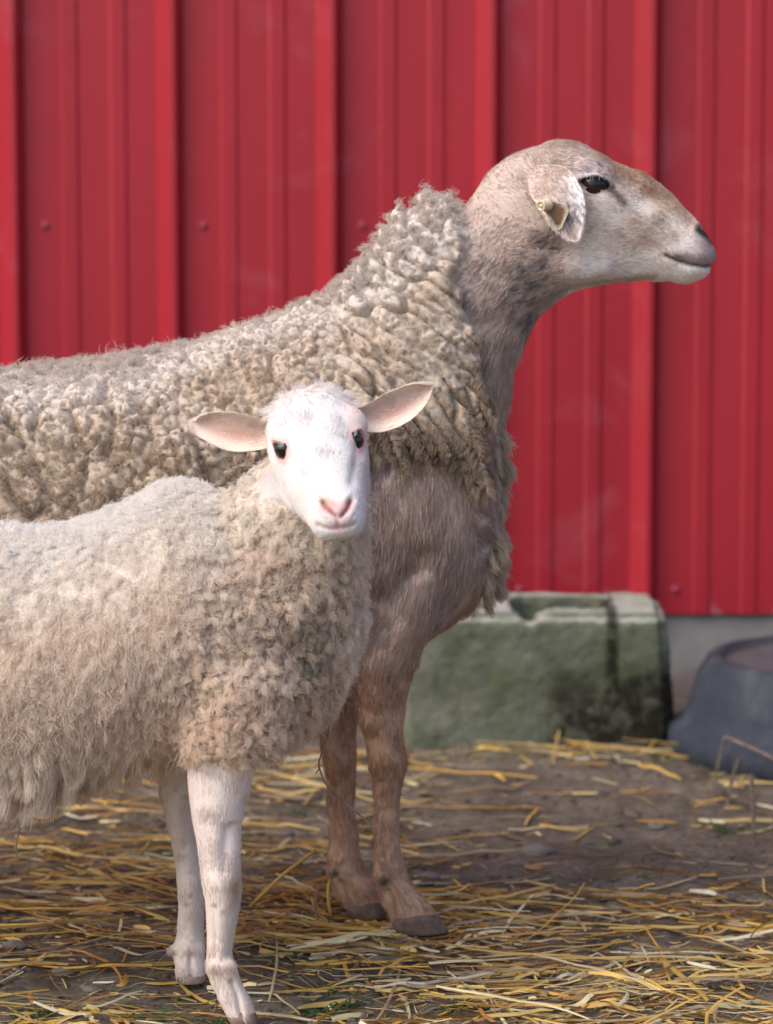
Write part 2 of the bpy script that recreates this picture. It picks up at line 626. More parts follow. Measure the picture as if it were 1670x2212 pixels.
def poisson(P, r):
    """indices of P thinned to a spacing of about r"""
    cell = {}
    keep = []
    Q = np.floor(P / r).astype(int)
    Pl, Ql = P.tolist(), Q.tolist()
    r2 = r * r
    for i in rng.permutation(len(P)).tolist():
        x, y, z = Pl[i]
        a, b_, c = Ql[i]
        ok = True
        for da in (-1, 0, 1):
            for db in (-1, 0, 1):
                for dc in (-1, 0, 1):
                    for j in cell.get((a + da, b_ + db, c + dc), ()):
                        u = Pl[j]
                        if (u[0] - x) ** 2 + (u[1] - y) ** 2 + (u[2] - z) ** 2 < r2:
                            ok = False
                            break
                    if not ok: break
                if not ok: break
            if not ok: break
        if ok:
            keep.append(i)
            cell.setdefault((a, b_, c), []).append(i)
    return np.array(keep)

def kd_of(P):
    kd = KDTree(len(P))
    for i, p in enumerate(P.tolist()):
        kd.insert(p, i)
    kd.balance()
    return kd

def near1(kd, P):
    return np.array([kd.find(p)[1] for p in P.tolist()])

def near2(kd, P):
    o1, o2, oi = [], [], []
    for p in P.tolist():
        r = kd.find_n(p, 2)
        oi.append(r[0][1]); o1.append(r[0][2]); o2.append(r[1][2])
    return np.array(oi), np.array(o1), np.array(o2)

# ------------------------------------------------------------------ body building
class Animal:
    def __init__(self):
        self.parts = []
        self.cp, self.cd = [], []

def catmull(K, m):
    K = np.asarray(K, float)
    n = len(K)
    out = []
    for i in range(n - 1):
        p0, p1, p2, p3 = K[max(i - 1, 0)], K[i], K[i + 1], K[min(i + 2, n - 1)]
        for t in np.arange(m) / m:
            out.append(0.5 * (2 * p1 + (p2 - p0) * t + (2 * p0 - 5 * p1 + 4 * p2 - p3) * t * t + (3 * p1 - p0 - 3 * p2 + p3) * t ** 3))
    out.append(K[-1])
    return np.array(out)

def loft(an, secs, comb=1, m=5, ring=40, add=True):
    """secs: rows of (centre 3, u 3, v 3, egg, exponent); closed tube with fan caps"""
    K = catmull(secs, m)
    th = np.arange(ring) / ring * 2 * math.pi
    c, s = np.cos(th), np.sin(th)
    vs, n = [], len(K)
    for r in K:
        ce, u, v, egg, ex = r[:3], r[3:6], r[6:9], r[9], r[10]
        cc = np.sign(c) * np.abs(c) ** (2 / ex)
        ss = np.sign(s) * np.abs(s) ** (2 / ex)
        vs.append(ce + cc[:, None] * u + (ss * (1 + egg * cc))[:, None] * v)
    V = np.concatenate(vs + [K[:1, :3], K[-1:, :3]])
    fs = []
    for i in range(n - 1):
        for k in range(ring):
            k2 = (k + 1) % ring
            fs.append((i * ring + k, i * ring + k2, (i + 1) * ring + k2, (i + 1) * ring + k))
    tr = []
    for k in range(ring):
        k2 = (k + 1) % ring
        tr.append((n * ring, k2, k))
        tr.append((n * ring + 1, (n - 1) * ring + k, (n - 1) * ring + k2))
    if an is not None:
        if add:
            an.parts.append((V, fs, tr))
        t = unit(np.gradient(K[:, :3], axis=0)) * comb
        an.cp.append(K[:, :3]); an.cd.append(t)
    return V, fs, tr

def S(xt, yt, xb, yb, y, hw, egg=0.0, ex=2.0):
    a, b_ = W(xt, yt, y), W(xb, yb, y)
    return [*((a + b_) / 2), *((a - b_) / 2), 0, hw, 0, egg, ex]

def build_body(an, voxel, smooth_it, keep=None):
    V, Fq, off = [], [], 0
    bm_v, faces = [], []
    for (v, fs, tr) in an.parts:
        bm_v.append(v)
        faces += [tuple(i + off for i in f) for f in fs] + [tuple(i + off for i in f) for f in tr]
        off += len(v)
    me = bpy.data.meshes.new("work")
    me.from_pydata(np.concatenate(bm_v).tolist(), [], faces)
    o = bpy.data.objects.new("work", me)
    COL.objects.link(o)
    md = o.modifiers.new("r", 'REMESH')
    md.mode = 'VOXEL'
    md.voxel_size = voxel
    dg = bpy.context.evaluated_depsgraph_get()
    res = bpy.data.meshes.new_from_object(o.evaluated_get(dg))
    bpy.data.objects.remove(o)
    V, F = arr(res), quads(res)
    E = edges_of(F)
    # orientation: outward
    V = lap_smooth(V, E, smooth_it, 0.6, None, None if keep is None else keep(V))
    Nn = vnormals(V, F)
    ctr = V.mean(0)
    vol = np.sum(np.cross(V[F[:, 0]], V[F[:, 1]]) * V[F[:, 2]])
    if vol < 0:
        F = F[:, ::-1].copy()
        Nn = -Nn
    return V, F, Nn, E

def push(V, c, r, vec, power=1.0):
    d = np.linalg.norm(V - np.asarray(c), axis=1)
    w = sm(-d / r, -1.0, -0.15) ** power
    return V + w[:, None] * np.asarray(vec)

def eye_carve(V, Nn, c, ax, up, out, a, b_, depth, lip):
    """almond opening a x b around c in the plane (ax, up); skin inside sinks, its rim rises"""
    q = V - c
    x, z, o = q @ ax / a, q @ up / b_, q @ out
    m = (np.abs(o) < 0.03)
    r = np.sqrt(x * x + z * z * (1 + 0.8 * x * x))
    ins = sm(-r, -1.12, -0.88) * m
    rim = np.exp(-((r - 1.25) / 0.22) ** 2) * m
    V = V - ins[:, None] * out * depth + rim[:, None] * out * lip
    return V, r, m

def ear(an, pts, hws, nrm, cup, thick, body, nu=36, nv=18, comb=1):
    """leaf-shaped closed shell; pts axis points, hws half-width vectors (both lists), nrm the side the hollow faces"""
    A = catmull(pts, max(1, nu // (len(pts) - 1)))
    H = catmull(hws, max(1, nu // (len(pts) - 1)))
    n = len(A)
    NR = unit(np.asarray(nrm, float))
    v = np.linspace(-1, 1, nv)
    front = A[:, None] + H[:, None] * v[None, :, None] + NR * (cup * (v ** 2))[None, :, None]
    wl = np.linalg.norm(H, axis=1)
    th = thick * np.sqrt(np.maximum(0, 1 - v ** 2))[None, :] * np.minimum(1, wl / wl.max() * 1.5)[:, None]
    back = front - NR * th[..., None]
    VV = np.concatenate([front.reshape(-1, 3), back.reshape(-1, 3)])
    i = (np.arange(n - 1)[:, None] * nv + np.arange(nv - 1)[None]).ravel()
    f1 = np.stack([i, i + 1, i + nv + 1, i + nv], 1)
    f2 = f1[:, ::-1] + n * nv
    nn = np.cross(VV[f1[:, 1]] - VV[f1[:, 0]], VV[f1[:, 3]] - VV[f1[:, 0]]).sum(0)
    if nn @ NR < 0:
        f1, f2 = f1[:, ::-1], f2[:, ::-1]
    an.cp.append(A); an.cd.append(unit(np.gradient(A, axis=0)) * comb)
    side = np.concatenate([np.ones(n * nv), -np.ones(n * nv)])
    uu = np.repeat(np.linspace(0, 1, n), nv)
    vv = np.tile(v, n)
    return VV, np.concatenate([f1, f2]), side, np.concatenate([uu, uu]), np.concatenate([vv, vv])

def poly_sd(Q, poly):
    """signed distance (positive inside) of 2D points to a polygon"""
    poly = np.asarray(poly, float)
    d = np.full(len(Q), 1e9)
    ins = np.zeros(len(Q), bool)
    for i in range(len(poly)):
        a, b_ = poly[i - 1], poly[i]
        e = b_ - a
        t = np.clip(((Q - a) @ e) / (e @ e), 0, 1)
        d = np.minimum(d, np.linalg.norm(Q - a - t[:, None] * e, axis=1))
        c = (a[1] > Q[:, 1]) != (b_[1] > Q[:, 1])
        with np.errstate(divide='ignore', invalid='ignore'):
            xi = (b_[0] - a[0]) * (Q[:, 1] - a[1]) / (b_[1] - a[1]) + a[0]
        ins ^= c & (Q[:, 0] < xi)
    return np.where(ins, d, -d)

def coat(name, an, V, F, Nn, wv, n, lenf, colf, mat, parent, lift=0.3, rad=0.00032, jit=0.22, combf=None, var=(.78, 1.2)):
    """short hair lying along the limbs"""
    P, NN, tri, bc = sample(V, F, Nn, wv * facing(V, Nn), n)
    if combf is None:
        kd = kd_of(np.concatenate(an.cp))
        D = np.concatenate(an.cd)[near1(kd, P)]
    else:
        D = combf(P, NN)
    D = unit(D - NN * np.sum(D * NN, 1, keepdims=True))
    D = unit(D + NN * lift + rng.normal(0, jit, P.shape) * 0.8 + 0.25 * np.stack([vnoise(P, 60, 1), vnoise(P, 60, 2), vnoise(P, 60, 3)], 1))
    L = lenf(P) * rng.uniform(0.6, 1.3, n)
    s = np.array([-0.08, 0.35, 0.7, 1.0])
    pts = P[:, None] + D[:, None] * (L[:, None] * s)[..., None] - NN[:, None] * (L[:, None] * (s.clip(0) ** 2) * 0.22)[..., None]
    C = colf(P, NN, tri, bc)
    C = np.clip(C * rng.uniform(var[0], var[1], (n, 1)), 0.003, 0.92)
    return hair(name, pts, np.array([1.0, 0.95, 0.7, 0.25]) * rad, C, mat, parent)
def wool(name, V, F, Nn, wv, n, spacing, lenf, dirf, conv, curl, turns, colf, mat, parent, rad=0.0004, k=7, jit=0.15, back=0.12, tip=0.35, kcol=0.12, fall=None):
    """locks of wool: strands gather towards their lock's axis and share its curl"""
    P, NN, tri, bc = sample(V, F, Nn, wv * facing(V, Nn, back), n)
    idx = poisson(P, spacing)
    kd = kd_of(P[idx])
    li = near1(kd, P)
    LP, LN = P[idx][li], NN[idx][li]
    nl = len(idx)
    lockL = rng.uniform(0.75, 1.25, nl)[li]
    L = lenf(P) * lockL * rng.uniform(0.75, 1.15, n) * (1 if fall is None else np.clip((fall[tri] * bc).sum(1), .3, 1))
    Dl = dirf(P[idx], NN[idx]) + rng.normal(0, jit, (nl, 3))
    Dl = unit(Dl)[li]
    D = unit(Dl + rng.normal(0, jit * 0.7, P.shape))
    s = np.linspace(0, 1, k)
    # helix frame
    A = unit(np.cross(Dl, rng.normal(0, 1, (nl, 3))[li]))
    B = np.cross(Dl, A)
    ph = rng.uniform(0, 6.28, nl)[li] + rng.normal(0, 0.5, n)
    tr = turns * rng.uniform(0.7, 1.3, nl)[li]
    sg = np.sign(rng.normal(0, 1, nl))[li]
    cr = curl * rng.uniform(0.6, 1.4, nl)[li] * rng.uniform(0.7, 1.3, n)
    ang = ph[:, None] + (sg * tr)[:, None] * s[None] * 2 * math.pi
    amp = cr[:, None] * np.minimum(1, s * 2.2)[None]
    bend = (s ** 2)[None, :, None] * L[:, None, None] * np.array([0, 0, -0.28])
    off = LP - P
    pts = P[:, None] - NN[:, None] * 0.002 + D[:, None] * (L[:, None] * s)[..., None] + off[:, None] * (conv * s ** 1.2)[None, :, None] \
        + A[:, None] * (amp * np.cos(ang))[..., None] + B[:, None] * (amp * np.sin(ang))[..., None] + bend
    C = colf(P, NN) * rng.uniform(1 - kcol, 1 + kcol, (nl, 1))[li] * rng.uniform(0.85, 1.12, (n, 1))
    r = rad * np.interp(s, [0, 0.5, 1], [1, 0.9, tip])
    return hair(name, pts, r, np.clip(C, 0.003, 0.92), mat, parent)

def surf_pt(V, Nn, px, py, rad=7):
    q = PX(V)
    m = (np.hypot(q[:, 0] - px, q[:, 1] - py) < rad) & (Nn[:, 1] < 0)
    i = np.where(m)[0]
    j = i[np.argsort(V[i, 1])[:12]]
    return V[j].mean(0), unit(Nn[j].mean(0))

def ball(c, r, seg=40, flat=1.0):
    bm = bmesh.new()
    bmesh.ops.create_uvsphere(bm, u_segments=seg, v_segments=seg // 2, radius=r)
    me = bpy.data.meshes.new("eye")
    bm.to_mesh(me)
    bm.free()
    me.transform(Matrix.Translation(Vector(c)))
    return me

# ------------------------------------------------------------------ the ewe
EN = G(905, 2013)[1]                 # near fore foot
EF = G(780, 1977)[1]                 # far fore foot
EC = (EN + EF) / 2 + 0.005           # middle plane
ewe = Animal()
loft(ewe, [S(*r) for r in [
    (-690, 900, -690, 1050, EC, .05), (-660, 830, -650, 1200, EC, .10), (-560, 800, -560, 1330, EC, .135), (-400, 790, -400, 1390, EC, .15),
    (-200, 808, -200, 1420, EC, .158), (0, 822, 0, 1430, EC, .158), (200, 800, 180, 1420, EC, .155), (390, 765, 360, 1400, EC, .145),
    (560, 712, 540, 1390, EC, .13), (700, 668, 690, 1390, EC, .12), (820, 660, 830, 1390, EC, .112, -.1), (920, 680, 935, 1365, EC, .10, -.1),
    (1000, 760, 1005, 1322, EC, .08), (1045, 860, 1048, 1262, EC, .058), (1068, 960, 1068, 1190, EC, .035), (1078, 1020, 1078, 1120, EC, .012)]], comb=-1)
loft(ewe, [S(*r) for r in [
    (600, 720, 930, 1250, EC, .10), (720, 650, 1055, 1100, EC, .092), (815, 575, 1086, 930, EC, .078), (880, 505, 1103, 830, EC, .068),
    (940, 470, 1124, 770, EC, .060), (1000, 452, 1150, 700, EC, .056), (1058, 372, 1192, 656, EC, .055), (1115, 330, 1228, 634, EC, .055), (1180, 310, 1240, 620, EC, .05)]], comb=-1)
loft(ewe, [S(*r) for r in [
    (1150, 330, 1190, 600, EC, .045, .1), (1185, 302, 1215, 632, EC, .052, .15), (1238, 304, 1258, 624, EC, .056, .22), (1290, 328, 1308, 612, EC, .056, .25), (1340, 353, 1350, 606, EC, .049, .2),
    (1400, 378, 1396, 604, EC, .041, .1), (1450, 416, 1440, 610, EC, .035, .05), (1492, 462, 1476, 617, EC, .032), (1524, 502, 1508, 606, EC, .027),
    (1541, 532, 1530, 588, EC, .018), (1547, 548, 1541, 570, EC, .006)]], comb=-1)
for sgn in (-1, 1):                  # brow over each eye, and the cheek
    loft(ewe, [S(*r) for r in [(1240, 350, 1240, 395, EC + sgn * .040, .014), (1285, 344, 1290, 420, EC + sgn * .043, .018), (1330, 372, 1325, 412, EC + sgn * .038, .012)]], comb=-1)
    loft(ewe, [S(*r) for r in [(1180, 500, 1190, 610, EC + sgn * .030, .018), (1240, 480, 1245, 605, EC + sgn * .034, .018), (1320, 490, 1320, 590, EC + sgn * .028, .014)]], comb=-1)

def leg(an, rows, y_top, y_foot, foot_from, comb=1, toes=None, hoofrows=None, toe_w=.0125, gap=.0125):
    n = len(rows)
    secs = []
    for i, r in enumerate(rows):
        t = min(1, i / foot_from)
        y = y_top + (y_foot - y_top) * t
        secs.append(S(r[0], r[1], r[2], r[3], y, r[4]))
    loft(an, secs, comb)
    hv, hf, off = [], [], 0
    for sg in (-1, 1):
        loft(an, [S(r[0], r[1], r[2], r[3], y_foot + sg * gap, r[4]) for r in toes], comb)
        v, fs, tr = loft(None, [S(r[0], r[1], r[2], r[3], y_foot + sg * gap, r[4], 0, 2.3) for r in hoofrows], comb, m=3, ring=28)
        hv.append(v)
        hf += [tuple(i + off for i in f) for f in fs] + [tuple(i + off for i in f) for f in tr]
        off += len(v)
    me = bpy.data.meshes.new("hoof")
    me.from_pydata(np.concatenate(hv).tolist(), [], hf)
    return me

ewe_hooves = []
NLR = [(960, 1080, 830, 1110, .018), (980, 1200, 790, 1230, .046), (950, 1310, 768, 1340, .050), (908, 1395, 762, 1430, .047), (888, 1450, 768, 1490, .040), (876, 1530, 774, 1550, .032),
       (872, 1595, 788, 1605, .027), (877, 1640, 796, 1650, .027), (868, 1700, 804, 1705, .021), (861, 1760, 808, 1760, .0175), (861, 1810, 811, 1815, .0165),
       (868, 1850, 808, 1860, .0185), (884, 1890, 806, 1905, .0215), (900, 1918, 822, 1940, .020), (918, 1942, 832, 1965, .019)]
NLT = [(880, 1905, 830, 1930, .010), (918, 1942, 836, 1962, .0125), (940, 1968, 842, 1985, .0135), (955, 1990, 846, 1998, .0135), (958, 2004, 850, 2007, .0125)]
NLH = [(915, 1966, 852, 1984, .0115), (944, 1976, 846, 1988, .0146), (962, 1998, 848, 2006, .0150), (969, 2011, 858, 2017, .0145), (967, 2013, 862, 2019, .013)]
ewe_hooves.append(leg(ewe, NLR, EC - .048, EN, 7, toes=NLT, hoofrows=NLH))
FLR = [(860, 1150, 740, 1180, .02), (905, 1220, 700, 1250, .045), (850, 1350, 690, 1380, .05), (800, 1450, 684, 1480, .040), (776, 1540, 686, 1560, .032), (768, 1600, 692, 1610, .027),
       (770, 1650, 700, 1660, .027), (768, 1710, 707, 1715, .021), (769, 1770, 709, 1770, .0175), (773, 1815, 709, 1820, .0175), (781, 1850, 708, 1860, .0195),
       (792, 1878, 712, 1890, .0215), (806, 1900, 722, 1925, .020), (818, 1922, 734, 1945, .019)]
FLT = [(780, 1890, 728, 1905, .010), (806, 1912, 734, 1930, .0125), (820, 1935, 740, 1950, .0135), (829, 1955, 746, 1963, .0135), (831, 1968, 750, 1970, .0125)]
FLH = [(800, 1935, 756, 1946, .0115), (825, 1948, 748, 1956, .0140), (836, 1968, 752, 1974, .0143), (834, 1980, 760, 1984, .0136), (832, 1982, 764, 1985, .012)]
ewe_hooves.append(leg(ewe, FLR, EC + .050, EF, 7, toes=FLT, hoofrows=FLH))
for sgn, dx in ((-1, 0), (1, -60)):   # hind legs, outside the picture
    hy = EC + sgn * .075
    HLR = [(-300, 1150, -690, 1150, .075), (-300, 1300, -690, 1290, .072), (-330, 1420, -670, 1400, .06), (-410, 1520, -660, 1500, .042), (-500, 1610, -665, 1590, .030),
           (-570, 1690, -672, 1670, .023), (-590, 1740, -662, 1735, .021), (-596, 1800, -652, 1800, .018), (-598, 1860, -650, 1860, .0175), (-590, 1900, -652, 1910, .0205), (-572, 1935, -640, 1950, .02)]
    HLT = [(-590, 1915, -640, 1930, .010), (-568, 1945, -630, 1960, .0125), (-548, 1975, -626, 1985, .0135), (-536, 2000, -622, 2003, .013)]
    HLH = [(-548, 1980, -616, 1988, .0115), (-532, 1992, -624, 1997, .0143), (-520, 2010, -620, 2012, .0143), (-522, 2013, -616, 2014, .013)]
    f = lambda rr: [(a + dx, b_ - 10, c + dx, d - 10, w) for a, b_, c, d, w in rr]
    ewe_hooves.append(leg(ewe, f(HLR), EC + sgn * .07, hy, 5, toes=f(HLT), hoofrows=f(HLH)))
loft(ewe, [S(*r) for r in [(-660, 900, -690, 940, EC, .02), (-700, 960, -740, 970, EC, .022), (-715, 1060, -755, 1060, EC, .018), (-715, 1160, -745, 1165, EC, .01)]])

EV, EFc, ENn, EE = build_body(ewe, 0.0026, 9)

# eyes
eyes = []
c0, n0 = surf_pt(EV, ENn, 1289, 396)
c0 = c0.copy()
mir = lambda p: np.array([p[0], 2 * EC - p[1], p[2]])
for c, nn, sgn in ((c0, n0, -1), (mir(c0), np.array([n0[0], -n0[1], n0[2]]), 1)):
    out = unit(np.array([0.18, sgn * 1.0, 0.10]))
    ax = unit(np.cross(np.array([0.08, 0, 1.0]), out))
    ax = ax * np.sign(ax[0])
    up = np.cross(out, ax) * 1.0
    up = up * np.sign(up[2])
    ax = unit(ax - 0.10 * up)
    up = unit(np.cross(ax, out)); up = up * np.sign(up[2])
    EV, er, em = eye_carve(EV, ENn, c, ax, up, out, 0.0158, 0.0060, 0.009, 0.0028)
    eyes.append((c, out, ax, up))
def eye_r(P):
    r = np.full(len(P), 9.0)
    hi = np.zeros(len(P))
    for c, out, ax, up in eyes:
        q = P - c
        x, z, o = q @ ax / 0.0158, q @ up / 0.0060, q @ out
        rr = np.where(np.abs(o) < 0.03, np.sqrt(x * x + z * z * (1 + .8 * x * x)), 9)
        r = np.minimum(r, rr)
    return r
# nostril, mouth, jaw groove
qe = PX(EV)
sidew = sm(np.abs(EV[:, 1] - EC), 0.004, 0.014)
def seg_d(Q, pts):
    d = np.full(len(Q), 1e9)
    tt = np.zeros(len(Q))
    for i in range(len(pts) - 1):
        a, b_ = np.array(pts[i], float), np.array(pts[i + 1], float)
        e = b_ - a
        t = np.clip(((Q - a) @ e) / (e @ e), 0, 1)
        dd = np.linalg.norm(Q - a - t[:, None] * e, axis=1)
        m = dd < d
        d[m] = dd[m]
        tt[m] = (i + t[m]) / (len(pts) - 1)
    return d, tt
MOUTH = [(1438, 551), (1462, 562), (1492, 571), (1520, 575), (1540, 573)]
NOSTRIL = [(1512, 497), (1522, 506), (1533, 514), (1540, 524)]
JAW = [(1150, 655), (1230, 618), (1320, 606), (1420, 596)]
dm, tm = seg_d(qe, MOUTH)
dn, tn = seg_d(qe, NOSTRIL)
dj, tj = seg_d(qe, JAW)
EV = EV - ENn * (np.exp(-(dm / 5.0) ** 2) * 0.0035)[:, None]
EV = EV + ENn * (np.exp(-((dm - 16) / 10.0) ** 2) * 0.0012 * (qe[:, 0] > 1440))[:, None]
EV = EV - ENn * (np.exp(-(dn / 6.5) ** 2) * 0.007 * sidew)[:, None]
EV = EV + ENn * (np.exp(-((dn - 15) / 7.0) ** 2) * 0.0015 * sidew)[:, None]
EV = EV + ENn * ((fbm(EV, 30, 31, 2) * 0.0016) * sm(eye_r(EV), 1.5, 3))[:, None]
def groove(V, Nn, pts, r, dep, ok):
    d, t = seg_d(PX(V), pts)
    return V - Nn * (np.exp(-(d / r) ** 2) * dep * ok)[:, None]
lowE = EV[:, 2] < .30
for pts, r, dep in (([(822, 1690), (828, 1760), (829, 1850)], 7, .0030), ([(722, 1700), (726, 1770), (728, 1850)], 7, .003), ([(838, 1925), (850, 1945), (858, 1985)], 6, .0035), ([(852, 1600), (858, 1650), (852, 1690)], 8, .0016),
                    ([(736, 1905), (748, 1925), (756, 1955)], 6, .0035), ([(900, 1200), (860, 1300), (830, 1400)], 30, .006), ([(950, 1330), (900, 1400), (870, 1480)], 16, -.003)):
    EV = groove(EV, ENn, pts, r, dep, lowE if pts[0][1] > 1500 else np.ones(len(EV)))
for (cx_, cy_, r, h) in ((826, 1898, 9, .006), (722, 1880, 8, .005), (838, 1640, 26, .003), (740, 1640, 24, .003), (858, 1872, 14, .002)):
    EV = EV + ENn * (np.exp(-(np.hypot(qe[:, 0] - cx_, qe[:, 1] - cy_) / r) ** 2) * h * lowE)[:, None]
ENn = vnormals(EV, EFc)

# ears (hanging; the outer side faces out)
ear_geo = []
for sgn in (-1, 1):
    yb = EC + sgn * .047
    pts = [W(1146, 366, yb - sgn * .016), W(1182, 390, yb + sgn * .012), W(1210, 428, yb + sgn * .028), W(1226, 470, yb + sgn * .036), W(1240, 506, yb + sgn * .038), W(1247, 520, yb + sgn * .038)]
    hw = [(W(1162, 356, yb) - W(1146, 372, yb)) * .45, W(1222, 362, yb) - W(1186, 392, yb), W(1254, 408, yb) - W(1210, 430, yb), W(1263, 458, yb) - W(1226, 474, yb), (W(1258, 498, yb) - W(1240, 508, yb)), (W(1251, 516, yb) - W(1247, 520, yb)) * .5]
    ear_geo.append(ear(ewe, pts, hw, (0.05, -sgn, -0.1), -0.006, 0.004, None))
body_n = len(EV)
EV2, EF2, ear_side, ear_u = [EV], [EFc], [np.zeros(len(EV))], [np.zeros(len(EV))]
off = len(EV)
for (v, f, sd, uu, vv) in ear_geo:
    EV2.append(v); EF2.append(f + off); ear_side.append(-sd); ear_u.append(uu)
    off += len(v)
EV, EFc = np.concatenate(EV2), np.concatenate(EF2)
EARS, EARU = np.concatenate(ear_side), np.concatenate(ear_u)
ENn = vnormals(EV, EFc)
isear = np.arange(len(EV)) >= body_n

WOOLP = [(-1000, 600), (-1000, 1540), (640, 1540), (680, 1300), (730, 1080), (790, 960), (835, 950), (852, 1010), (905, 965), (960, 1000), (1000, 1046), (1026, 1030),
         (1042, 950), (1050, 850), (1040, 760), (1016, 680), (1002, 600), (1022, 505), (1000, 455), (1000, 400)]
def ewe_wool(P):
    q = PX(P)
    n = np.stack([vnoise(P, 38, 11), vnoise(P, 38, 12)], 1) * 14 + np.stack([vnoise(P, 110, 13), vnoise(P, 110, 14)], 1) * 8
    sd = poly_sd(q + n, WOOLP)
    return sd * sm(-q[:, 1], -1570, -1500) - 60 * sm(q[:, 1], 1500, 1570)

def spots(P, c, r, f=220, th=0.1, seed=5):
    q = PX(P)
    d = np.hypot((q[:, 0] - c[0]) / r[0], (q[:, 1] - c[1]) / r[1])
    return .8 * sm(vnoise(P, f * 1.5, seed) * 0.75 + vnoise(P, f * 0.5, seed + 1) * 0.45 - d * 0.6, th - 0.62, th - .08)

def lerp(a, b_, t):
    return a + (np.asarray(b_) - a) * t[:, None]

def ewe_col(P, isE=None):
    q = PX(P)
    x, y = q[:, 0], q[:, 1]
    n = len(P)
    C = np.tile(np.array([0.54, 0.425, 0.375]), (n, 1))                       # chest and shoulder: grey roan
    C = lerp(C, (0.62, 0.52, 0.47), sm(vnoise(P, 9, 41), -0.2, 0.6) * 0.7)
    C = lerp(C, (0.47, 0.365, 0.315), sm(-y, -760, -650) * sm(-x, -1200, -1150))              # neck
    C = lerp(C, (0.54, 0.43, 0.37), sm(x + (560 - y) * 0.3, 1010, 1130) * sm(-y, -560, -470))
    C = lerp(C, (0.58, 0.405, 0.315), sm(y, 1330, 1480))                      # legs
    C = lerp(C, (0.38, 0.20, 0.13), sm(y, 1580, 1630) * sm(-y, -1700, -1640) * sm(x, 848, 870) * sm(-x, -930, -900))
    C = lerp(C, (0.70, 0.54, 0.45), sm(y, 1680, 1760) * sm(-y, -1880, -1800) * 0.6)
    C = lerp(C, (0.50, 0.32, 0.22), sm(y, 1240, 1300) * sm(x - (1400 - y) * 0.9, 905, 945) * 0.8)
    face = sm(x + (y - 500) * 0.15, 1205, 1300) * sm(-y, -690, -640)
    C = lerp(C, (0.88, 0.775, 0.715), face)
    C = lerp(C, (0.92, 0.85, 0.82), face * sm(y - (x - 1250) * .1, 520, 570) * .8)
    tan = sm(-(y - (332 + np.maximum(0, x - 1330) * 0.62)), -92, -28) * sm(x, 1180, 1230)
    C = lerp(C, (0.52, 0.365, 0.265), np.clip(tan, 0, 1) * sm(-x, -1530, -1480) * face)
    C = lerp(C, (0.62, 0.49, 0.41), sm(np.hypot((x - 1390) / 80, (y - 500) / 55) * -1, -1.0, -0.4) * 0.7)
    C = lerp(C, (0.46, 0.35, 0.28), sm(-y, -345, -300) * sm(x, 1090, 1130) * 0.8)
    C = lerp(C, (0.72, 0.62, 0.62), sm(-np.hypot((x - 1283) / 48, (y - 372) / 34), -1.1, -0.6) * 0.8)
    C = lerp(C, (0.20, 0.18, 0.20), spots(P, (1275, 362), (55, 30), 330, 0.25, 61) * 0.85)
    C = lerp(C, (0.36, 0.25, 0.25), sm(x, 1492, 1535) * sm(-y, -588, -520) * 0.9)                     # muzzle
    C = lerp(C, (0.26, 0.18, 0.19), np.exp(-(seg_d(q, [(1470, 556), (1510, 560), (1545, 556)])[0] / 15) ** 2) * 0.8)
    C = lerp(C, (0.05, 0.035, 0.035), np.exp(-(seg_d(q, MOUTH)[0] / 4.0) ** 2))
    C = lerp(C, (0.035, 0.025, 0.03), np.exp(-(seg_d(q, NOSTRIL)[0] / 8) ** 2))
    C = lerp(C, (0.34, 0.24, 0.19), np.exp(-(seg_d(q, JAW)[0] / 7) ** 2) * 0.6)
    C = lerp(C, (0.10, 0.09, 0.105), spots(P, (1178, 520), (45, 62), 200, 0.18, 71))
    C = lerp(C, (0.13, 0.115, 0.125), spots(P, (1140, 640), (50, 90), 150, 0.16, 75) * 0.9)
    C = lerp(C, (0.16, 0.14, 0.15), spots(P, (1010, 700), (60, 260), 130, 0.22, 77) * 0.7)
    C = lerp(C, (0.20, 0.17, 0.17), spots(P, (830, 1000), (70, 130), 160, 0.2, 79) * 0.7)
    er = eye_r(P)
    C = lerp(C, (0.05, 0.035, 0.035), sm(-er, -1.65, -1.2))
    C = lerp(C, (0.25, 0.16, 0.13), np.exp(-(seg_d(q, [(1318, 408), (1338, 424), (1352, 440)])[0] / 8) ** 2) * 0.75)
    C = lerp(C, (0.10, 0.085, 0.08), np.exp(-(np.hypot((x - 828) / 9, (y - 1899) / 13)) ** 2) * 0.95)
    C = lerp(C, (0.12, 0.10, 0.09), np.exp(-(np.hypot((x - 723) / 8, (y - 1881) / 12)) ** 2) * 0.9)
    if isE is not None:
        Ce = np.tile(np.array([0.80, 0.68, 0.62]), (n, 1))
        Ce = lerp(Ce, (0.90, 0.88, 0.87), sm(x - (y - 400) * 0.18, 1215, 1250))
        Ce = lerp(Ce, (0.58, 0.46, 0.40), sm(-(x + y), -1640, -1560))
        Ce = lerp(Ce, (0.15, 0.12, 0.15), spots(P, (1232, 462), (38, 30), 330, 0.1, 81))
        Ce = lerp(Ce, (0.28, 0.25, 0.27), spots(P, (1220, 400), (60, 55), 420, 0.36, 83) * 0.8)
        C = np.where(isE[:, None], Ce, C)
    return C

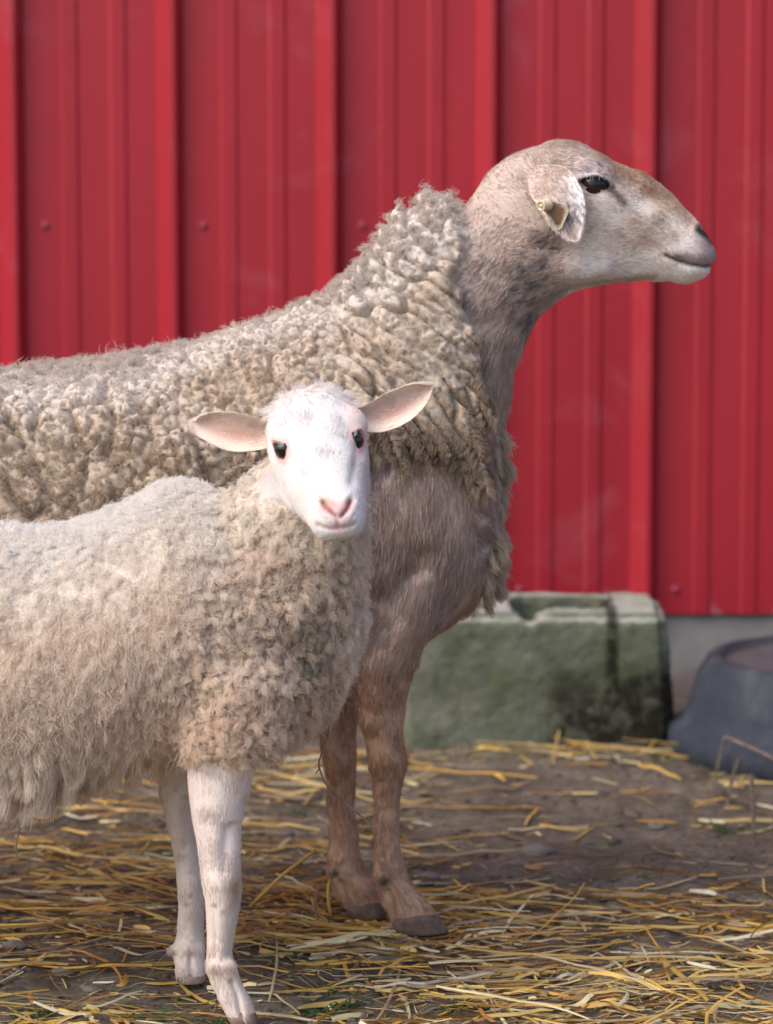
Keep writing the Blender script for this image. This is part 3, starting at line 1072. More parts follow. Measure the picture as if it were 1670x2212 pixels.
eme = mesh_np("ewe", EV, EFc)
ecol = ewe_col(EV, isear)
wsd = np.where(isear, -99, ewe_wool(EV))
ecol = lerp(ecol, (0.36, 0.28, 0.21), sm(wsd, -2, 6))
set_col(eme, ecol)
ewe_o = link("ewe", eme, M_SKIN)
tag(ewe_o, "tall adult sheep in profile with bare brown face, woolly back and tagged ear", "sheep", "sheep standing in the yard")
for h in ewe_hooves:
    link("hoof", h, M_HOOF, ewe_o)
for c, out, ax, up in eyes:
    me = ball((0, 0, 0), 0.0185)
    v = arr(me)
    x, z = v @ ax / 0.0185, v @ up / 0.0185
    o_ = v @ out
    C = np.tile(np.array([0.030, 0.014, 0.010]), (len(v), 1))
    C = lerp(C, (0.006, 0.005, 0.008), sm(-np.hypot(x / 0.72, (z - 0.22) / 0.36), -1.15, -0.9))
    C = lerp(C, (0.03, 0.018, 0.012), sm(np.hypot(x / 0.72, z / 0.72), 0.9, 1.05))
    set_col(me, C)
    me.transform(Matrix.Translation(Vector(c - out * 0.0168)))
    link("eye", me, M_EYE_EWE, ewe_o)

# fleece mass
def zone_w(P):
    q = PX(P)
    x, y = q[:, 0], q[:, 1]
    zn = sm(x + (y - 650) * 0.25, 700, 840)
    lo = sm(y + (x - 900) * 0.2, 740, 860)
    return 1 - zn, zn * (1 - lo), zn * lo
DIR_A = unit(np.array([0.80, 0, -0.60]))
DIR_B = unit(np.array([0.50, 0, -0.86]))

def warp(P, e, st):
    a = P @ e
    return P - a[:, None] * e * (1 - 1 / st)

def fleece(V, F, Nn, sd, thick, zones, lip=12):
    """thickened shell with clumps; zones: list of (weights, spacing, direction or None, stretch, height)"""
    sel = sd > -6
    fk = sel[F].all(1)
    Fk = F[fk]
    used = np.unique(Fk)
    mp = np.full(len(V), -1)
    mp[used] = np.arange(len(used))
    Fk = mp[Fk]
    P, NN, s_ = V[used], Nn[used], sd[used]
    t = thick * sm(s_, -4, lip) - 0.005 * sm(-s_, -4, 4)
    h = np.zeros(len(P))
    cell = np.zeros(len(P))
    wn3 = np.stack([vnoise(P, 55, 91), vnoise(P, 55, 92), vnoise(P, 55, 93)], 1) * 0.006 + np.stack([vnoise(P, 170, 94), vnoise(P, 170, 96), vnoise(P, 170, 97)], 1) * 0.0022
    wn4 = np.stack([vnoise(P, 28, 191), vnoise(P, 28, 192), vnoise(P, 28, 193)], 1) * 0.004 + np.stack([vnoise(P, 90, 194), vnoise(P, 90, 196), vnoise(P, 90, 197)], 1) * 0.0014
    for w, sp, e, st, amp in zones:
        k = w > 0.01
        Q = P[k] + (wn3 if e is None else wn4)[k]
        if e is not None:
            Q = warp(Q, e, st)
        ci = poisson(Q, sp)
        oi, f1, f2 = near2(kd_of(Q[ci]), Q)
        edge = np.clip((f2 - f1) / (0.55 * sp), 0, 1)
        hh = amp * (1 - (1 - edge) ** 2.0) * rng.uniform(0.3, 1.35, len(ci))[oi] * (.55 + .75 * sm(vnoise(P[k], 16, 231 + int(sp * 1e4)), -.5, .5))
        h[k] += w[k] * hh
    V2 = P + NN * (t + h * sm(s_, -2, lip) - 0.5 * h.max() * 0)[:, None]
    V2 = V2 + NN * (0.0012 * vnoise(V2, 260, 95) * sm(s_, 0, 8))[:, None]
    return V2, Fk, used, h

w0, wa, wb = zone_w(EV)
sdE = np.where(isear, -99, wsd)
def run_fleece(V, F, Nn, sd, thick, zf, lip):
    sel = sd > -6
    zs_ = zf(V[np.unique(F[sel[F].all(1)])])
    return fleece(V, F, Nn, sd, thick, zs_, lip)
def ewe_zones(P):
    a, b_, c = zone_w(P)
    q = PX(P)
    fl = 1 - .7 * sm(-(q[:, 1] - np.interp(q[:, 0], [0, 300, 450, 800, 1000], [800, 780, 690, 590, 440])), -130, -20) * (q[:, 0] < 800)
    return [(a * fl, .0120, None, 1, .0056), (a * fl, .034, np.array([.5, 0, -.86]), 1.8, .010), (b_, .0085, None, 1, .0030), (b_, .0150, DIR_A, 5.5, .0160), (c, .0080, None, 1, .0026), (c, .0140, DIR_B, 8.0, .0165)]
SV, SF, used, sh = run_fleece(EV, EFc, ENn, sdE, 0.008, ewe_zones, 34)
SN = vnormals(SV, SF)
def ewe_wool_col(P, NN=None):
    q = PX(P)
    C = np.tile(np.array([0.55, 0.44, 0.345]), (len(P), 1))
    C = lerp(C, (0.62, 0.525, 0.435), sm(vnoise(P, 18, 101), -0.1, 0.6) * 0.6)
    C = lerp(C, (0.46, 0.35, 0.26), sm(vnoise(P, 28, 103), 0.0, 0.6) * 0.5)
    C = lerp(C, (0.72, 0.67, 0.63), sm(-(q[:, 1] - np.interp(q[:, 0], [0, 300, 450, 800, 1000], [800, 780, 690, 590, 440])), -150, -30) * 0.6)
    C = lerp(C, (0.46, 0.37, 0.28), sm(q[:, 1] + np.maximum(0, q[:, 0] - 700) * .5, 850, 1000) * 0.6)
    return C
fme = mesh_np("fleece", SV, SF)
set_col(fme, ewe_wool_col(SV) * .93 * (0.80 + 0.20 * sm(sh, 0.001, 0.006))[:, None])  # gaps between clumps darker: greasy wool base plus crease shade put into the colour
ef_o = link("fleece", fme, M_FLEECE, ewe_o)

def ewe_dir(P, NN):
    a, b_, c = zone_w(P)
    g = b_[:, None] * DIR_A * .5 + c[:, None] * DIR_B * 1.0
    tuft = np.stack([vnoise(P, 50, 111), vnoise(P, 50, 112), vnoise(P, 50, 113)], 1)
    return NN * 0.75 + g * 0.9 + tuft * 0.7 + np.array([0, 0, -0.15])
def ewe_len(P):
    q = PX(P)
    top = sm(-(q[:, 1] - np.interp(q[:, 0], [0, 300, 450, 800, 1000], [800, 780, 690, 590, 440])), -60, 10)
    return 0.0062 - .0022 * (1 - zone_w(P)[0]) + 0.0065 * top + 0.004 * sm(q[:, 1], 930, 1010)
wool("wool_locks", SV, SF, SN, sm(sdE[used], -4, 2) * np.where(zone_w(SV)[0] > .5, 0.35 + 0.65 * sm(sh, 0.001, 0.006), .06 + .94 * sm(sh, .003, .009)), 130000, .0055, ewe_len, ewe_dir, 0.25, 0.0016, 1.3, ewe_wool_col, M_WOOL, ef_o, rad=0.00034, k=6, jit=.3, fall=.4 + .6 * sm(sdE[used], -2, 26))
topm = sm(-(PX(SV)[:, 1] - np.interp(PX(SV)[:, 0], [0, 300, 450, 800, 1000], [800, 780, 690, 590, 440])), -60, 0)
wool("wool_locks", SV, SF, SN, sm(sdE[used], 6, 20) * topm, 10000, .013, lambda P: .015 + 0 * P[:, 0], lambda P, NN: NN + np.array([.1, 0, .1]) + .4 * np.stack([vnoise(P, 60, 221), vnoise(P, 60, 222), vnoise(P, 60, 223)], 1), .95, .0022, 1.4, ewe_wool_col, M_WOOL, ef_o, rad=.0003, k=9, jit=.3)
# stray wisps and the ragged lower locks
wool("wool_locks", SV, SF, SN, sm(sdE[used], 2, 10), 5000, .012, lambda P: ewe_len(P) * 2.0, lambda P, NN: ewe_dir(P, NN) + NN * .3, 0.8, 0.002, 1.2, ewe_wool_col, M_WOOL, ef_o, rad=0.0003, k=8, jit=.3)
lowedge = sm(sdE[used], 1, 8) * sm(-sdE[used], -75, -30) * (PX(SV)[:, 1] > 800)
wool("wool_locks", SV, SF, SN, lowedge, 12000, .013, lambda P: 0.026 + 0 * P[:, 0], lambda P, NN: NN * .22 + DIR_B * 1.2, 0.92, 0.0024, 3.2, lambda P, NN: ewe_wool_col(P), M_WOOL, ef_o, rad=0.00028, k=16, jit=.10, tip=.5)
# pale fringe on the far side of the brisket
qv = PX(EV)
fr = np.where(isear, 0, sm(qv[:, 0] - np.interp(qv[:, 1], [900, 1000, 1100, 1200, 1280], [1055, 1048, 1040, 1020, 985]), -8, 12) * sm(qv[:, 1], 900, 960) * sm(-qv[:, 1], -1275, -1240) * sm(EV[:, 1] - EC, -0.045, -0.02))
wool("brisket_fringe", EV, EFc, ENn, fr * sm(vnoise(EV, 26, 241), -.35, .15), 8000, .017, lambda P: .014 + .022 * (vnoise(P, 30, 242) * .5 + .5), lambda P, NN: NN * .3 + np.array([0.12, 0.0, -1.0]), 0.92, 0.0016, .9, lambda P, NN: np.tile(np.array([0.62, 0.54, 0.44]), (len(P), 1)), M_WOOL, ewe_o, rad=0.0004, k=7, jit=.16, back=.6, tip=.3)

# short coat
cw = sm(-wsd, -4, 4) * np.where(isear, 1.2, 1) * np.where(isear | (eye_r(EV) > 1.15), 1, 0) * (EV[:, 2] > 0.014)
def ewe_coat_len(P):
    q = PX(P)
    L = 0.013 * sm(q[:, 1], 500, 800) + 0.006
    L = L + (0.0062 - L) * sm(q[:, 0], 1180, 1260) * sm(-q[:, 1], -680, -640)
    L = np.where(q[:, 0] > 1470, 0.0028, L)
    return np.where(q[:, 1] > 1450, 0.008, L) * (.25 + .75 * sm(eye_r(P), 1.3, 3.0))
def face_w(P):
    q = PX(P)
    return 1 - 0.75 * np.exp(-(seg_d(q, MOUTH)[0] / 10) ** 2) - 0.9 * np.exp(-(seg_d(q, NOSTRIL)[0] / 10) ** 2)
dens = np.where(PX(EV)[:, 0] > 1150, 2.2, 1.0) * np.clip(face_w(EV), 0.02, 1)
coat("coat", ewe, EV, EFc, ENn, cw * dens, 150000, ewe_coat_len, lambda P, NN, tri, bc: ewe_col(P, isear[tri[:, 0]]) * rng.choice([0.8, 1.0, 1.2], (len(P), 1), p=[.25, .5, .25]), M_HAIR, ewe_o, rad=0.00023, lift=0.16, jit=.16)
# eyelashes
for c, out, ax, up in eyes:
    n = 34
    t = rng.uniform(-0.9, 0.9, n)
    root = c + ax * (t * 0.016)[:, None] + up * (0.0085 * np.sqrt(1 - t * t) + 0.001)[:, None] + out * 0.002
    D = unit(out * 0.9 + up * rng.uniform(-.55, .2, (n, 1)) + ax * (t * .35)[:, None])
    s = np.array([0, .4, .75, 1])
    L = rng.uniform(.007, .013, n)
    pts = root[:, None] + D[:, None] * (L[:, None] * s)[..., None] + np.array([0, 0, -1]) * (L[:, None] * s ** 2 * .3)[..., None]
    hair("eyelashes", pts, np.array([1, .9, .6, .2]) * .0002, np.where(rng.random((n, 1)) < .5, .55, .06) * np.ones(3), M_HAIR, ewe_o)

# ear tag: stud and panel hang on the near ear
def P3(px, py, dy):
    return W(px, py, EC - .047 - .0425 + dy)
tagq = [(1172, 442), (1186, 434), (1203, 437), (1222, 444), (1228, 452), (1226, 463), (1214, 492), (1208, 497), (1202, 494), (1187, 471), (1176, 457)]
front = [P3(x, y, -.004) for x, y in tagq]
backp = [P3(x, y, -.0018) for x, y in tagq]
n = len(tagq)
vs = front + backp
cfr = np.mean(front, 0); cbk = np.mean(backp, 0)
inner = [cfr + (f - cfr) * 0.86 + np.array([0, 0.0004, 0]) for f in front]
vs += inner + [np.mean(inner, 0), cbk]
fs = []
for k in range(n):
    k2 = (k + 1) % n
    fs += [(k, k2, n + k2, n + k), (k2, k, 2 * n + k, 2 * n + k2), (2 * n + k2, 2 * n + k, 3 * n), (n + k, n + k2, 3 * n + 1)]
me = bpy.data.meshes.new("ear_tag")
me.from_pydata([tuple(v) for v in vs], [], fs)
bm = bmesh.new(); bm.from_mesh(me)
bmesh.ops.recalc_face_normals(bm, faces=bm.faces[:])
bmesh.ops.subdivide_edges(bm, edges=bm.edges[:], cuts=3, use_grid_fill=True)
bm.to_mesh(me); bm.free()
tv = arr(me)
qt = PX(tv)
sdt = poly_sd(qt, tagq)
dirt = sm(sdt + 2 * vnoise(tv, 500, 3) - 7 * sm(qt[:, 0] - (qt[:, 1] - 440) * -0.1, 1205, 1226), 1.0, 4.0)
C = lerp(np.tile(np.array([0.60, 0.50, 0.33]), (len(tv), 1)), (0.21, 0.115, 0.05), dirt)
C = lerp(C, (0.055, 0.04, 0.04), dirt * sm(qt[:, 1] - (qt[:, 0] - 1200) * 0.9, 462, 490))
set_col(me, C)
tag_o = link("ear_tag", me, M_TAG, ewe_o, smooth=False)
sv_, sf_ = lathe([(0.0004, 0.0142), (0.0022, 0.0140), (0.0023, 0.0118), (0.0042, 0.0118), (0.0044, 0.0140), (0.0058, 0.0140), (0.0061, 0.0132), (0.0063, 0.004), (0.0074, 0.003), (0.0074, 0.0), (0.0003, -0.001)], 28)
zax = unit(np.array([-0.62, -0.75, -0.12])); xax = unit(np.cross(zax, [0, 0, 1])); yax = np.cross(zax, xax)
base = P3(1184, 441, -.003)
sv_ = base + sv_[:, :1] * xax + sv_[:, 1:2] * yax + sv_[:, 2:3] * zax
link("stud", mesh_np("stud", sv_, sf_), M_TAGP, tag_o)
#PART3
# ------------------------------------------------------------------ the lamb
LN_ = G(522, 2208)[1]
LF_ = G(412, 2119)[1]
LC = (LN_ + LF_) / 2 + 0.005
lamb = Animal()
loft(lamb, [S(*r) for r in [
    (-400, 1300, -400, 1420, LC, .03), (-370, 1230, -370, 1520, LC, .07), (-290, 1180, -290, 1640, LC, .098), (-150, 1160, -150, 1680, LC, .110), (0, 1165, 0, 1685, LC, .116),
    (150, 1163, 140, 1660, LC, .114), (280, 1118, 270, 1615, LC, .110), (380, 1066, 380, 1600, LC, .104), (470, 1088, 475, 1605, LC, .097), (580, 1105, 580, 1605, LC, .088),
    (655, 1130, 650, 1550, LC, .076), (710, 1190, 698, 1495, LC, .056), (738, 1260, 730, 1430, LC, .034), (750, 1310, 744, 1370, LC, .012)]], comb=-1)
LH = -0.43
loft(lamb, [S(*r) for r in [
    (410, 1210, 725, 1440, LC, .085), (462, 1140, 745, 1290, LC - .005, .074), (530, 1070, 752, 1180, LC - .02, .060), (585, 1000, 758, 1090, LC - .035, .050), (610, 935, 758, 1000, LC - .045, .044), (640, 890, 750, 930, LC - .05, .033)]], comb=-1)
O = W(690, 961, LH)
roll, yaw, pit = R(9), R(6), R(38)
hx = RGT * math.cos(roll) + UPV * math.sin(roll)
hu = -RGT * math.sin(roll) + UPV * math.cos(roll)
hf = -FWD * math.cos(yaw) + hx * math.sin(yaw)
hx = hx * math.cos(yaw) + FWD * math.sin(yaw)
hn = hf * math.cos(pit) - hu * math.sin(pit)
hd = hu * math.cos(pit) + hf * math.sin(pit)
def HL(t, top, bot, w, egg=0.0, ex=2.3):
    return [*(O + hn * t + hd * (top + bot) / 2), *(hd * (top - bot) / 2), *(hx * w), egg, ex]
loft(lamb, [HL(*r) for r in [
    (-.088, .008, -.050, .034), (-.066, .028, -.062, .0445), (-.036, .038, -.070, .0505, .05), (0, .036, -.071, .0500, .06), (.025, .030, -.067, .0465, .02), (.05, .0235, -.059, .0405, -.04),
    (.075, .0195, -.050, .0345, -.08), (.095, .0170, -.043, .0310, -.05), (.111, .0115, -.039, .0285, 0), (.122, .0035, -.034, .024, 0), (.129, -.006, -.026, .0145, 0), (.131, -.012, -.02, .005, 0)]], comb=-1)
for sg in (-1, 1):   # brow ridges and cheeks
    def HB(t, d, x, r1, r2):
        return [*(O + hn * t + hd * d + hx * x * sg), *(hd * r1), *(hx * r2), 0, 2]
    loft(lamb, [HB(-.020, .018, .034, .012, .012), HB(0, .017, .037, .014, .014), (HB(.018, .012, .034, .010, .011))], comb=-1)
    loft(lamb, [HB(-.01, -.040, .030, .022, .018), HB(.02, -.040, .029, .022, .018), (HB(.05, -.036, .024, .015, .014))], comb=-1)
lamb_hooves = []
LNR = [(640, 1420, 410, 1440, .05), (596, 1560, 402, 1580, .046), (556, 1650, 404, 1655, .038), (541, 1700, 406, 1702, .033), (525, 1770, 416, 1775, .027), (520, 1850, 431, 1855, .0235),
       (520, 1900, 440, 1905, .0235), (518, 1950, 444, 1952, .0225), (506, 2020, 446, 2022, .0175), (502, 2060, 446, 2062, .0165), (510, 2090, 447, 2096, .019), (524, 2122, 460, 2135, .018)]
LNT = [(505, 2070, 456, 2090, .010), (524, 2122, 464, 2135, .0115), (541, 2158, 476, 2170, .013), (552, 2188, 488, 2196, .0135), (555, 2200, 494, 2204, .0125)]
LNH = [(538, 2180, 494, 2186, .0105), (553, 2190, 491, 2196, .0136), (559, 2204, 496, 2208, .0142), (558, 2210, 500, 2213, .013)]
lamb_hooves.append(leg(lamb, LNR, LC - .055, LN_, 5, toes=LNT, hoofrows=LNH, toe_w=.012, gap=.0115))
LFR = [(470, 1500, 320, 1520, .045), (430, 1620, 338, 1630, .036), (408, 1720, 348, 1725, .028), (420, 1790, 364, 1795, .0235), (433, 1860, 379, 1865, .0215),
       (438, 1910, 385, 1914, .0215), (439, 1960, 386, 1962, .0195), (440, 2010, 383, 2018, .0175), (442, 2045, 372, 2055, .0195), (442, 2070, 378, 2080, .018)]
LFT = [(440, 2040, 385, 2050, .010), (443, 2070, 380, 2078, .0115), (444, 2096, 378, 2100, .013), (444, 2110, 381, 2112, .0135), (442, 2116, 385, 2117, .0125)]
LFH = [(434, 2098, 388, 2101, .0105), (444, 2106, 380, 2109, .0136), (446, 2117, 382, 2119, .0142), (443, 2121, 386, 2122, .013)]
lamb_hooves.append(leg(lamb, LFR, LC + .055, LF_, 4, toes=LFT, hoofrows=LFH, toe_w=.012, gap=.0125))
for sgn, dx in ((-1, 0), (1, 50)):    # hind legs, outside the picture
    hy = LC + sgn * .06
    dy = 40 if sgn < 0 else -45
    HLR = [(-90, 1480, -390, 1480, .06), (-110, 1580, -385, 1570, .055), (-170, 1660, -375, 1640, .042), (-240, 1740, -372, 1725, .032), (-290, 1820, -380, 1805, .025),
           (-312, 1870, -378, 1868, .022), (-320, 1930, -372, 1930, .018), (-322, 2000, -372, 2000, .0175), (-312, 2040, -374, 2050, .0195), (-296, 2070, -362, 2085, .018)]
    HLT = [(-312, 2050, -362, 2065, .010), (-294, 2080, -354, 2095, .0115), (-276, 2110, -346, 2120, .013), (-268, 2140, -340, 2143, .0125)]
    HLH = [(-276, 2118, -338, 2126, .0105), (-266, 2130, -342, 2136, .0136), (-258, 2150, -340, 2152, .014), (-260, 2154, -336, 2155, .013)]
    f = lambda rr: [(a + dx, b_ + dy * (b_ - 1400) / 755, c + dx, d + dy * (d - 1400) / 755, w) for a, b_, c, d, w in rr]
    hyy = G(-300 + dx, 2152 + dy)[1]
    lamb_hooves.append(leg(lamb, f(HLR), LC + sgn * .05, hyy, 5, toes=f(HLT), hoofrows=f(HLH), gap=.0115))
loft(lamb, [S(*r) for r in [(-370, 1280, -395, 1330, LC, .018), (-405, 1370, -440, 1370, LC, .02), (-420, 1500, -455, 1500, LC, .017), (-420, 1640, -448, 1642, LC, .012)]])
LV, LF, LNn, LE = build_body(lamb, 0.0023, 9)

def hloc(P):
    q = P - O
    return q @ hx, q @ hd, q @ hn
leyes = []
for sg, (ex_, ey_) in ((-1, (596, 973)), (1, (783, 947))):
    c, nn = surf_pt(LV, LNn, ex_ + (5 if sg < 0 else -5), ey_, 8)
    out = unit(unit(hx * sg * .80 + hn * .42 + hd * .28) + nn * 1.2)
    ax = unit(hn - out * (hn @ out)); up = np.cross(out, ax); up = up * np.sign(up @ hd)
    a2 = unit(ax * .93 - up * .37)
    ax, up = a2, unit(up * .93 + ax * .37)
    LV, er, em = eye_carve(LV, LNn, c, ax, up, out, 0.0090, 0.0071, 0.008, 0.0014)
    leyes.append((c, out, ax, up))
def leye_r(P):
    r = np.full(len(P), 9.0)
    for c, out, ax, up in leyes:
        q = P - c
        x, z, o = q @ ax / 0.0090, q @ up / 0.0071, q @ out
        r = np.minimum(r, np.where(np.abs(o) < 0.03, np.sqrt(x * x + z * z * (1 + .8 * x * x)), 9))
    return r
ql = PX(LV)
_, ld, lt = hloc(LV)
frontw = sm(lt, .085, .10)
LNOS = [[(696, 1084), (706, 1097), (724, 1113)], [(758, 1081), (751, 1099), (737, 1116)]]
LMOUTH = [(686, 1135), (700, 1140), (716, 1143), (734, 1143), (752, 1139), (766, 1133)]
LPHIL = [(730, 1116), (731, 1141)]
for pl in LNOS:
    d, t = seg_d(ql, pl)
    LV = LV - LNn * (np.exp(-(d / (4.8 - 2.0 * t)) ** 2) * frontw * (0.0065 - .003 * t))[:, None]
    LV = LV + LNn * (np.exp(-((d - 13) / 6) ** 2) * frontw * 0.0010)[:, None]
d, t = seg_d(ql, LMOUTH)
LV = LV - LNn * (np.exp(-(d / 4.5) ** 2) * sm(lt, .07, .09) * 0.0026)[:, None]
d, t = seg_d(ql, LPHIL)
LV = LV - LNn * (np.exp(-(d / 4.0) ** 2) * frontw * 0.0022)[:, None]
for pl, dep in (([(620, 985), (650, 1010), (672, 1045)], .0016), ([(775, 965), (768, 1000), (762, 1040)], .0025)):
    d, t = seg_d(ql, pl)
    LV = LV - LNn * (np.exp(-(d / 11) ** 2) * (lt > -.02) * (ld > -.05) * dep)[:, None]
LV = LV + LNn * (fbm(LV, 32, 131, 2) * 0.0012 * sm(leye_r(LV), 1.5, 3))[:, None]
lowL = LV[:, 2] < .22
for pts, rr_, dep in (([(462, 1960), (464, 2030), (464, 2070)], 7, .0022), ([(400, 1960), (398, 2030)], 7, .002), ([(500, 2120), (513, 2150), (520, 2190)], 5, .004), ([(412, 2060), (411, 2112)], 5, .0045), ([(500, 1700), (492, 1800), (486, 1880)], 16, .004), ([(398, 1730), (402, 1830)], 10, .002)):
    d, t = seg_d(ql, pts)
    LV = LV - LNn * (np.exp(-(d / rr_) ** 2) * dep * lowL * (LNn[:, 1] < .2))[:, None]
for (cx_, cy_, rr_, h) in ((480, 1908, 34, .003), (412, 1905, 30, .0025), (462, 2088, 8, .003), (378, 2050, 8, .005), (472, 2088, 24, .0012), (410, 2048, 20, .002)):
    LV = LV + LNn * (np.exp(-(np.hypot(ql[:, 0] - cx_, ql[:, 1] - cy_) / rr_) ** 2) * h * lowL)[:, None]
lear_geo = []
yb = LH + .038
pts = [W(588, 930, yb), W(548, 929, yb - .004), (W(502, 924, yb - .006)), W(458, 914, yb - .003), W(430, 909, yb), W(415, 907, yb + .003)]
hw = [W(588, 905, yb) - W(588, 930, yb), W(552, 894, yb) - W(548, 929, yb), W(508, 883, yb) - W(502, 924, yb), W(465, 881, yb) - W(458, 914, yb), W(436, 887, yb) - W(430, 909, yb), (W(419, 900, yb) - W(415, 907, yb))]
lear_geo.append(ear(lamb, pts, hw, (0.15, -1, -.25), 0.013, 0.0046, None))
pts = [W(776, 897, yb), W(812, 893, yb - .004), W(853, 875, yb - .006), W(893, 853, yb - .003), W(917, 838, yb), W(932, 829, yb + .003)]
hw = [W(768, 874, yb) - W(776, 897, yb), W(798, 863, yb) - W(812, 893, yb), W(836, 841, yb) - W(853, 875, yb), W(878, 824, yb) - W(893, 853, yb), W(907, 819, yb) - W(917, 838, yb), (W(928, 822, yb) - W(932, 829, yb))]
lear_geo.append(ear(lamb, pts, hw, (-0.15, -1, -.30), 0.013, 0.0046, None))
body_n = len(LV)
LVs, LFs, sds, uus, vvs, off = [LV], [LF], [np.zeros(len(LV))], [np.zeros(len(LV))], [np.zeros(len(LV))], len(LV)
for (v, f, sd, uu, vv) in lear_geo:
    LVs.append(v); LFs.append(f + off); sds.append(sd); uus.append(uu); vvs.append(vv)
    off += len(v)
LV, LF = np.concatenate(LVs), np.concatenate(LFs)
LSD, LU, LVV = np.concatenate(sds), np.concatenate(uus), np.concatenate(vvs)
LNn = vnormals(LV, LF)
lisear = np.arange(len(LV)) >= body_n

ZCUT = W(470, 1640, LC - .05)[2]
def lamb_wool(P):
    """rough distance in mm inside the woolly part"""
    x, d, t = hloc(P)
    nz = vnoise(P, 45, 141) * 10 + vnoise(P, 120, 142) * 8
    head = np.minimum(np.minimum((t + .098) * 1000, (d + .078 + .25 * np.clip(t - .03, 0, 1)) * 1000), (.14 - np.abs(x)) * 1000)
    head = np.where(np.linalg.norm(P - O, axis=1) > .20, -99, head)
    q = PX(P)
    legz = np.where((q[:, 0] > 335) | (q[:, 0] < -160), (ZCUT - P[:, 2]) * 1000, -50 + 0 * nz)
    legz = np.maximum(legz, (0.165 - P[:, 2]) * 1000)
    return -np.maximum(head, legz) + nz

def lamb_col(P, ear_=None, sd=None, u=None, vv=None):
    q = PX(P)
    x, y = q[:, 0], q[:, 1]
    hx_, hd_, ht_ = hloc(P)
    n = len(P)
    C = np.tile(np.array([0.78, 0.685, 0.635]), (n, 1))
    C = lerp(C, (0.55, 0.42, 0.33), sm(vnoise(P, 14, 151), 0.15, 0.7) * 0.5 * sm(y, 1700, 1900))
    C = lerp(C, (0.42, 0.31, 0.22), np.exp(-(((x - 507) / 16) ** 2 + ((y - 1920) / 45) ** 2)) * 0.8)
    C = lerp(C, (0.45, 0.33, 0.24), np.exp(-(((x - 412) / 16) ** 2 + ((y - 1985) / 35) ** 2)) * 0.5)
    C = lerp(C, (0.42, 0.30, 0.20), np.exp(-(((x - 362) / 14) ** 2 + ((y - 2040) / 40) ** 2)) * 0.7)
    hd = sm(ht_, -.07, -.03) * sm(hd_, -.085, -.07) * (np.linalg.norm(P - O, axis=1) < .18)
    C = lerp(C, (0.76, 0.725, 0.705), hd)
    C = lerp(C, (0.66, 0.59, 0.50), hd * sm(vnoise(P, 26, 153), 0.1, 0.7) * 0.3)
    C = lerp(C, (0.70, 0.53, 0.51), hd * sm(hx_, .020, .040) * 0.55)                                # pinker cheek
    er = leye_r(P)
    C = lerp(C, (0.78, 0.50, 0.46), sm(-er, -2.5, -1.4) * 0.85)
    C = lerp(C, (0.52, 0.24, 0.21), sm(-er, -1.45, -1.1))
    pink = sm(-seg_d(q, [(705, 1092), (730, 1106), (750, 1092)])[0], -20, -8) * sm(ht_, .09, .105)
    C = lerp(C, (0.86, 0.50, 0.47), pink)
    C = lerp(C, (0.82, 0.60, 0.58), sm(-seg_d(q, LPHIL)[0], -28, -10) * sm(ht_, .09, .105) * 0.7)
    for pl in LNOS:
        C = lerp(C, (0.30, 0.10, 0.09), np.exp(-(seg_d(q, pl)[0] / 4.0) ** 2) * sm(ht_, .085, .1))
        C = lerp(C, (0.50, 0.34, 0.18), np.exp(-(np.hypot(x - 704, y - 1086) / 7) ** 2) * .6 * sm(ht_, .085, .1))
    C = lerp(C, (0.50, 0.27, 0.24), np.exp(-(seg_d(q, LMOUTH)[0] / 2.6) ** 2) * sm(ht_, .07, .09) * 0.9)
    C = lerp(C, (0.55, 0.26, 0.24), np.exp(-(seg_d(q, LPHIL)[0] / 2.5) ** 2) * sm(ht_, .09, .1) * 0.8)
    C = lerp(C, (0.52, 0.25, 0.20), np.exp(-(((x - 656) / 8) ** 2 + ((y - 1022) / 12) ** 2)) * hd * 0.3)
    C = lerp(C, (0.42, 0.17, 0.15), np.exp(-(((x - 763) / 6) ** 2 + ((y - 998) / 18) ** 2)) * hd * 0.4)
    C = lerp(C, (0.40, 0.26, 0.14), np.exp(-(((x - 760) / 10) ** 2 + ((y - 905) / 13) ** 2)) * hd * 0.35)
    for (a, b_, r) in ((652, 944, 4), (676, 928, 3), (732, 922, 4), (741, 920, 4), (634, 897, 3), (666, 938, 2.5)):
        C = lerp(C, (0.09, 0.08, 0.10), np.exp(-(np.hypot((x - a) / 1.6, y - b_) / r) ** 2) * hd * 0.15)
    if ear_ is not None:
        Ce = np.tile(np.array([0.84, 0.72, 0.61]), (n, 1))
        inn = (sd > 0) * sm(u, .02, .2) * sm(-u, -.92, -.6)
        Ce = lerp(Ce, (0.76, 0.56, 0.48), inn * sm(-np.abs(vv), -.85, -.4))
        Ce = lerp(Ce, (0.62, 0.34, 0.25), inn * np.exp(-((vv + .25) / .30) ** 2) * np.exp(-((u - .38) / .26) ** 2) * .85)
        C = np.where(ear_[:, None], Ce, C)
    return C

lme = mesh_np("lamb", LV, LF)
lwsd = np.where(lisear, -99, lamb_wool(LV))
lcol = lamb_col(LV, lisear, LSD, LU, LVV)
lcol = lerp(lcol, (0.60, 0.49, 0.40), sm(lwsd, 0, 8))
set_col(lme, lcol * .9)
lamb_o = link("lamb", lme, M_SKIN)
tag(lamb_o, "small white lamb in front of the tall sheep with its face turned to the camera", "lamb", "sheep standing in the yard")
for h in lamb_hooves:
    link("hoof", h, M_HOOF2, lamb_o)
for c, out, ax, up in leyes:
    me = ball(c - out * 0.0088, 0.0118)
    link("eye", me, M_EYE_DARK, lamb_o)

